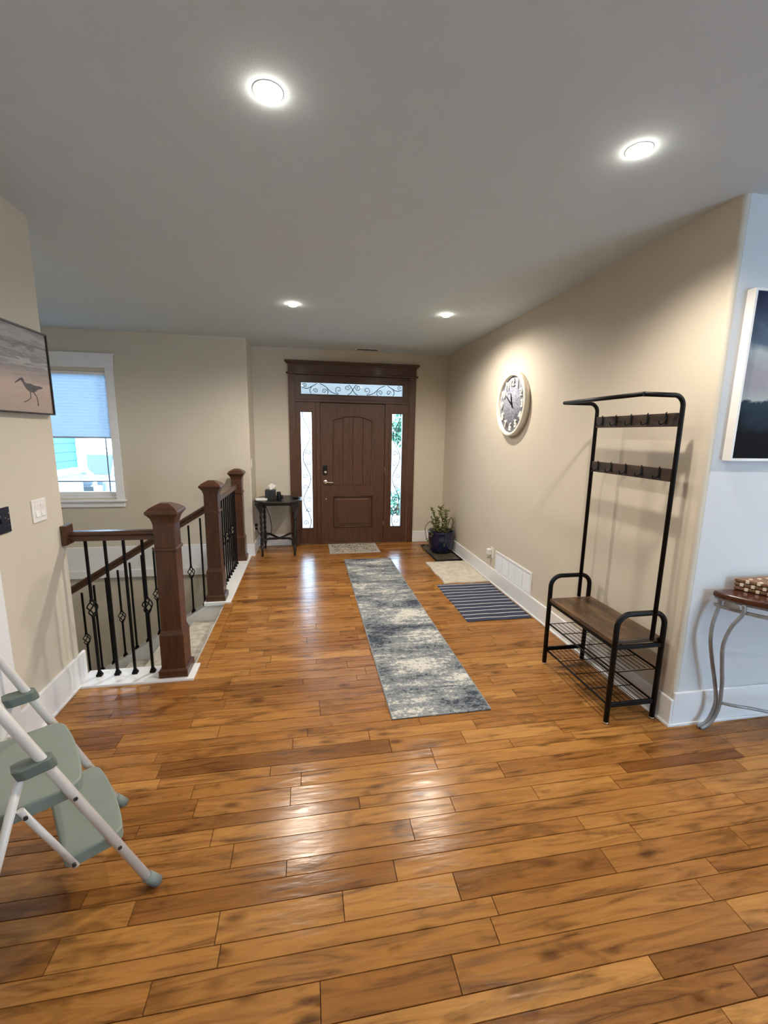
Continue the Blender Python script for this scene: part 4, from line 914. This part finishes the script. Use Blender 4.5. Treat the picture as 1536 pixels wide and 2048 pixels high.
# ------------------------------------------------------------------ step stool
SA = Vector((-.574, 1.432, 0)); sv = Vector((.5517, -.8340, 0)); su = Vector((.8340, .5517, 0))
sl = thing('step_stool', 'folding step stool with white tube legs and sage green treads', 'step stool', (-.95, 1.45, 0))
def W(u, v, z): return SA+su*u+sv*v+Vector((0, 0, z))
VW = -.462; tr_ = .0145
def fu(z): return -.393*z
def ru_(z): return -.50+.302*z          # rear legs rise towards the front rails
ZT = 1.02
rr = .06
frame = [W(fu(.015), 0, .015), W(fu(ZT-rr), 0, ZT-rr)]
frame += [W(fu(ZT-rr+rr*math.sin(a)), -rr+rr*math.cos(a), ZT-rr+rr*math.sin(a)) for a in [PI/2*i/6 for i in range(1, 7)]]
frame += [W(fu(ZT-rr+rr*math.sin(a)), VW+rr-rr*math.cos(a), ZT-rr+rr*math.sin(a)) for a in [PI/2*(6-i)/6 for i in range(0, 6)]]
frame += [W(fu(ZT-rr), VW, ZT-rr), W(fu(.015), VW, .015)]
MB().tube(frame, tr_, 14).build('front_frame', M_TUBE, sl)
for v in (0, VW):
    MB().cyl(W(fu(0)+.012, v, .0), W(fu(.05), v, .05), .0205, .0185, 16).build('foot_cap', plain('foot_cap_grey', (.20, .235, .215), .6), sl)
vi = .008
for v in (-vi, VW+vi):
    s_ = 1 if v == -vi else -1
    MB().tube([W(ru_(.0)+.0, v, .012), W(ru_(.63), v, .63)], .0125, 12).build('rear_leg', M_TUBE, sl)
    MB().cyl(W(ru_(0)-.002, v, 0), W(ru_(.045), v, .045), .018, .016, 14).build('foot_cap', bpy.data.materials['foot_cap_grey'], sl)
    MB().tube([W(-.322, v-s_*.006, .515), W(-.210, v-s_*.006, .232)], .0115, 10, flat=(1, .7)).build('brace', M_TUBE, sl)
    for (u, z) in ((-.312, .49), (-.216, .25)):
        MB().cyl(W(u, v+s_*.002, z), W(u, v+s_*.0095, z), .006, n=10).build('rivet', plain('dark_rivet', (.05, .05, .05), .4, .5) if 'dark_rivet' not in bpy.data.materials else bpy.data.materials['dark_rivet'], sl)
    vc = 0 if v == -vi else VW
    cl = MB()
    out = [(-.318, .026), (-.30, .036), (-.235, .030), (-.222, .018), (-.222, -.018), (-.235, -.030), (-.30, -.036), (-.318, -.026)]
    lo = [cl.bm.verts.new(W(u-.0, vc-s_*.004+b*.8, .626)) for u, b in out]; hi = [cl.bm.verts.new(W(u-.012, vc-s_*.004+b*.8, .662)) for u, b in out]
    cl.bm.faces.new(lo[::-1]); cl.bm.faces.new(hi); n = len(out)
    for i in range(n): cl.bm.faces.new((lo[i], lo[(i+1) % n], hi[(i+1) % n], hi[i]))
    bmesh.ops.recalc_face_normals(cl.bm, faces=cl.bm.faces); bmesh.ops.bevel(cl.bm, geom=cl.bm.edges[:], offset=.004, segments=2, profile=.5, affect='EDGES')
    cl.build('clip', M_SAGED, sl)
    for (z) in (.235, .49): MB().cyl(W(fu(z), vc+s_*.010, z), W(fu(z), vc+s_*.0165, z), .0065, n=10).build('rivet', bpy.data.materials['dark_rivet'], sl)
def tread(u0, u1, v0, v1, z, th, bulge, r):
    pts = [(u0, v0), (u0, v1)]
    front = [(u1-bulge*(abs(2*k/10-1))**2.2, v1+(v0-v1)*k/10) for k in range(11)]
    loop = [(u0, v0+.0)]+[]
    poly_ = [(u0, v0), ]+[(u0, v1)]+[(front[0][0]-r*(1-math.sin(a)), v1+r*(1-math.cos(a))) for a in [PI/2*i/5 for i in range(6)] if False]+front
    mb = MB(); lo = [mb.bm.verts.new(W(u, v, z-th)) for u, v in poly_]; hi = [mb.bm.verts.new(W(u, v, z)) for u, v in poly_]; n = len(poly_)
    mb.bm.faces.new(lo[::-1]); mb.bm.faces.new(hi)
    for i in range(n): mb.bm.faces.new((lo[i], lo[(i+1) % n], hi[(i+1) % n], hi[i]))
    bmesh.ops.recalc_face_normals(mb.bm, faces=mb.bm.faces)
    ve = [e for e in mb.bm.edges if abs(e.verts[0].co.z-e.verts[1].co.z) > th*.5 and e.calc_face_angle(0) > .5]
    bmesh.ops.bevel(mb.bm, geom=ve, offset=r, segments=4, profile=.5, affect='EDGES')
    he = [e for e in mb.bm.edges if abs(e.verts[0].co.z-e.verts[1].co.z) < 1e-4 and len(e.link_faces) == 2 and e.calc_face_angle(0) > .8]
    bmesh.ops.bevel(mb.bm, geom=he, offset=.007, segments=3, profile=.5, affect='EDGES')
    for f_ in mb.bm.faces: f_.smooth = False
    return mb
tread(-.238, -.054, -.026, VW+.026, .262, .045, .018, .03).build('tread', M_SAGE, sl)
tread(-.43, -.150, -.026, VW+.026, .512, .045, .018, .04).build('tread', M_SAGE, sl)

# ------------------------------------------------------------------ outdoors
M_CONC = plain('bright_concrete', (.30, .30, .30), .9, var=.1)
gr = MB(); gr.face([(-40, YD+.16, -.12), (40, YD+.16, -.12), (40, 9, -.25), (-40, 9, -.25)]).face([(-40, 9, -.25), (40, 9, -.25), (40, 20, -1.3), (-40, 20, -1.3)]).face([(-40, 20, -1.3), (40, 20, -1.3), (40, 70, -1.0), (-40, 70, -1.0)])
bmesh.ops.remove_doubles(gr.bm, verts=gr.bm.verts, dist=.001)
S('ground', gr, M_CONC, 'bright paved ground outside the front door', 'ground')
S('porch', MB().box(-1.2, 3.0, YD+.16, 8.6, -.11, -.03), M_CONC, 'concrete porch slab outside the front door', 'porch')
S('sky_block_beam', MB().box(-2.5, 4.5, 8.5, 8.66, 2.22, 2.95).box(-2.5, -2.34, 8.5, 8.66, -.25, 2.22).box(4.34, 4.5, 8.5, 8.66, -.25, 2.22), plain('sky_block_paint', (.10, .09, .08), .8), 'added dark beam blocking the bright sky behind the transom', 'beam')  # beam added to block the sky, so the transom stays pale blue
nh = thing('neighbour_house', 'teal sided house with white corner trim outside the window', 'house', (-7, 9.5, -.3))
NX, NYc = -5.5, 11.8
sd_ = MB()
for i in range(16):
    z = .70+i*.20; sd_.face([(NX+.025, 4.0, z), (NX+.025, NYc-.12, z), (NX+.004, NYc-.12, z+.2), (NX+.004, 4.0, z+.2)]).face([(NX+.004, 4.0, z), (NX+.004, NYc-.12, z), (NX+.025, NYc-.12, z), (NX+.025, 4.0, z)])
sd_.box(-10, NX, 4.0, NYc-.02, .7, 3.9)
sd_.build('siding', plain('teal_siding', (.018, .11, .18), .6, var=.05), nh)
MB().box(NX-.1, NX+.05, NYc-.13, NYc+.02, .7, 3.9).box(NX-.1, NX+.07, 3.9, NYc+.03, .58, .72).build('corner_trim', M_WHITE, nh)
def stone_mat():
    m, nt, b = nmat('pale_stone'); mp = coords(nt, (1, 1, 1.8)); v = N(nt, 'ShaderNodeTexBrick', inp={'Scale': 2.2, 'Color1': (.16, .15, .15, 1), 'Color2': (.20, .19, .18, 1), 'Mortar': (.10, .095, .09, 1), 'Mortar Size': .015})
    mp.inputs['Rotation'].default_value = (PI/2, 0, PI/2); nt.links.new(mp.outputs[0], v.inputs['Vector']); nt.links.new(v.outputs[0], b.inputs['Base Color']); return m
MB().box(-10, NX+.03, 4.0, NYc, -.9, .58).build('stone_base', stone_mat(), nh)
MB().tube(smooth_path([(NX+.10, NYc+.03, 3.8), (NX+.10, NYc+.03, 1.0), (NX+.11, NYc+.06, .62), (NX+.16, NYc+.30, .35), (NX+.16, NYc+.32, -.6)], 3), .05, 8).build('downspout', M_WHITE, nh)
MB().prism([(4.0-.5, 3.85), (NYc+.5, 3.85), (NYc+.5, 4.0), (8, 6.0), (3.5, 4.0)], -10.4, NX+.4, axis='X').build('roof', plain('grey_shingle', (.12, .12, .13), .9), nh)
# pickup truck parked beyond
tk = thing('parked_truck', 'pale truck parked outside beyond the teal house, seen through the window', 'truck', (-7.0, 16.5, -1.0))
tz = -1.0; TXc = -7.0
M_TRK = plain('truck_paint', (.10, .12, .14), .3, coat=.4); M_TG = plain('truck_glass', (.03, .05, .06), .1)
MB().box(TXc-1.0, TXc+1.0, 14.2, 19.6, tz+.45, tz+1.15, bev=.12, seg=3).prism([(15.2, tz+1.1), (15.9, tz+1.88), (17.2, tz+1.92), (17.7, tz+1.1)], TXc-.86, TXc+.86, axis='X', bev=.06).build('body', M_TRK, tk)
MB().face([(TXc-.74, 15.28, tz+1.2), (TXc+.74, 15.28, tz+1.2), (TXc+.66, 15.80, tz+1.80), (TXc-.66, 15.80, tz+1.80)]).build('windshield', M_TG, tk)
MB().box(TXc-.8, TXc+.8, 14.14, 14.24, tz+.62, tz+.95, bev=.02).build('grille', plain('dark_grille', (.05, .06, .07), .4), tk)
for sx in (-1, 1):
    MB().box(TXc+sx*.78-.15, TXc+sx*.78+.15, 14.15, 14.25, tz+.8, tz+.98, bev=.03).build('headlight', M_WHITEP, tk)
    MB().box(TXc+sx*1.08-.1, TXc+sx*1.08+.1, 15.35, 15.45, tz+1.15, tz+1.35, bev=.03).build('mirror', M_TRK, tk)
    for yy in (15.1, 18.6): MB().cyl((TXc+sx*.98, yy, tz+.38), (TXc+sx*.74, yy, tz+.38), .38, n=24).build('wheel', M_BLACKP, tk)
# planting seen through the right sidelight
def shrub(name, label, c, r, n, size, seed, trunk=None):
    t = thing(name, label, 'shrub' if trunk is None else 'tree', (c[0], c[1], trunk if trunk is not None else c[2]-r)); q = random.Random(seed); mb = MB()
    for i in range(n):
        d = Vector((q.gauss(0, 1), q.gauss(0, 1), q.gauss(0, 1))).normalized()*r*q.uniform(.4, 1); p = Vector(c)+d
        a = Vector((q.gauss(0, 1), q.gauss(0, 1), q.gauss(0, 1))).normalized(); b = a.orthogonal().normalized(); s_ = size*q.uniform(.6, 1.3)
        mb.face([p-a*s_, p-b*s_*.4, p+a*s_, p+b*s_*.4])
    mb.build('foliage', plain('foliage_'+name, (.03, .13, .07), .6, var=.4), t, recalc=False)
    MB().cyl((c[0], c[1], trunk if trunk is not None else c[2]-r*1.1), (c[0], c[1], c[2]), .05, .03, 8).build('trunk', plain('bark_'+name, (.12, .08, .05), .9), t)
shrub('garden_shrub', 'low green shrub outside the right sidelight', (1.95, 9.2, .12), .33, 260, .07, 3)
shrub('garden_tree', 'small green tree outside the right sidelight', (3.72, 16.0, 1.75), .75, 420, .16, 4, trunk=-.95)
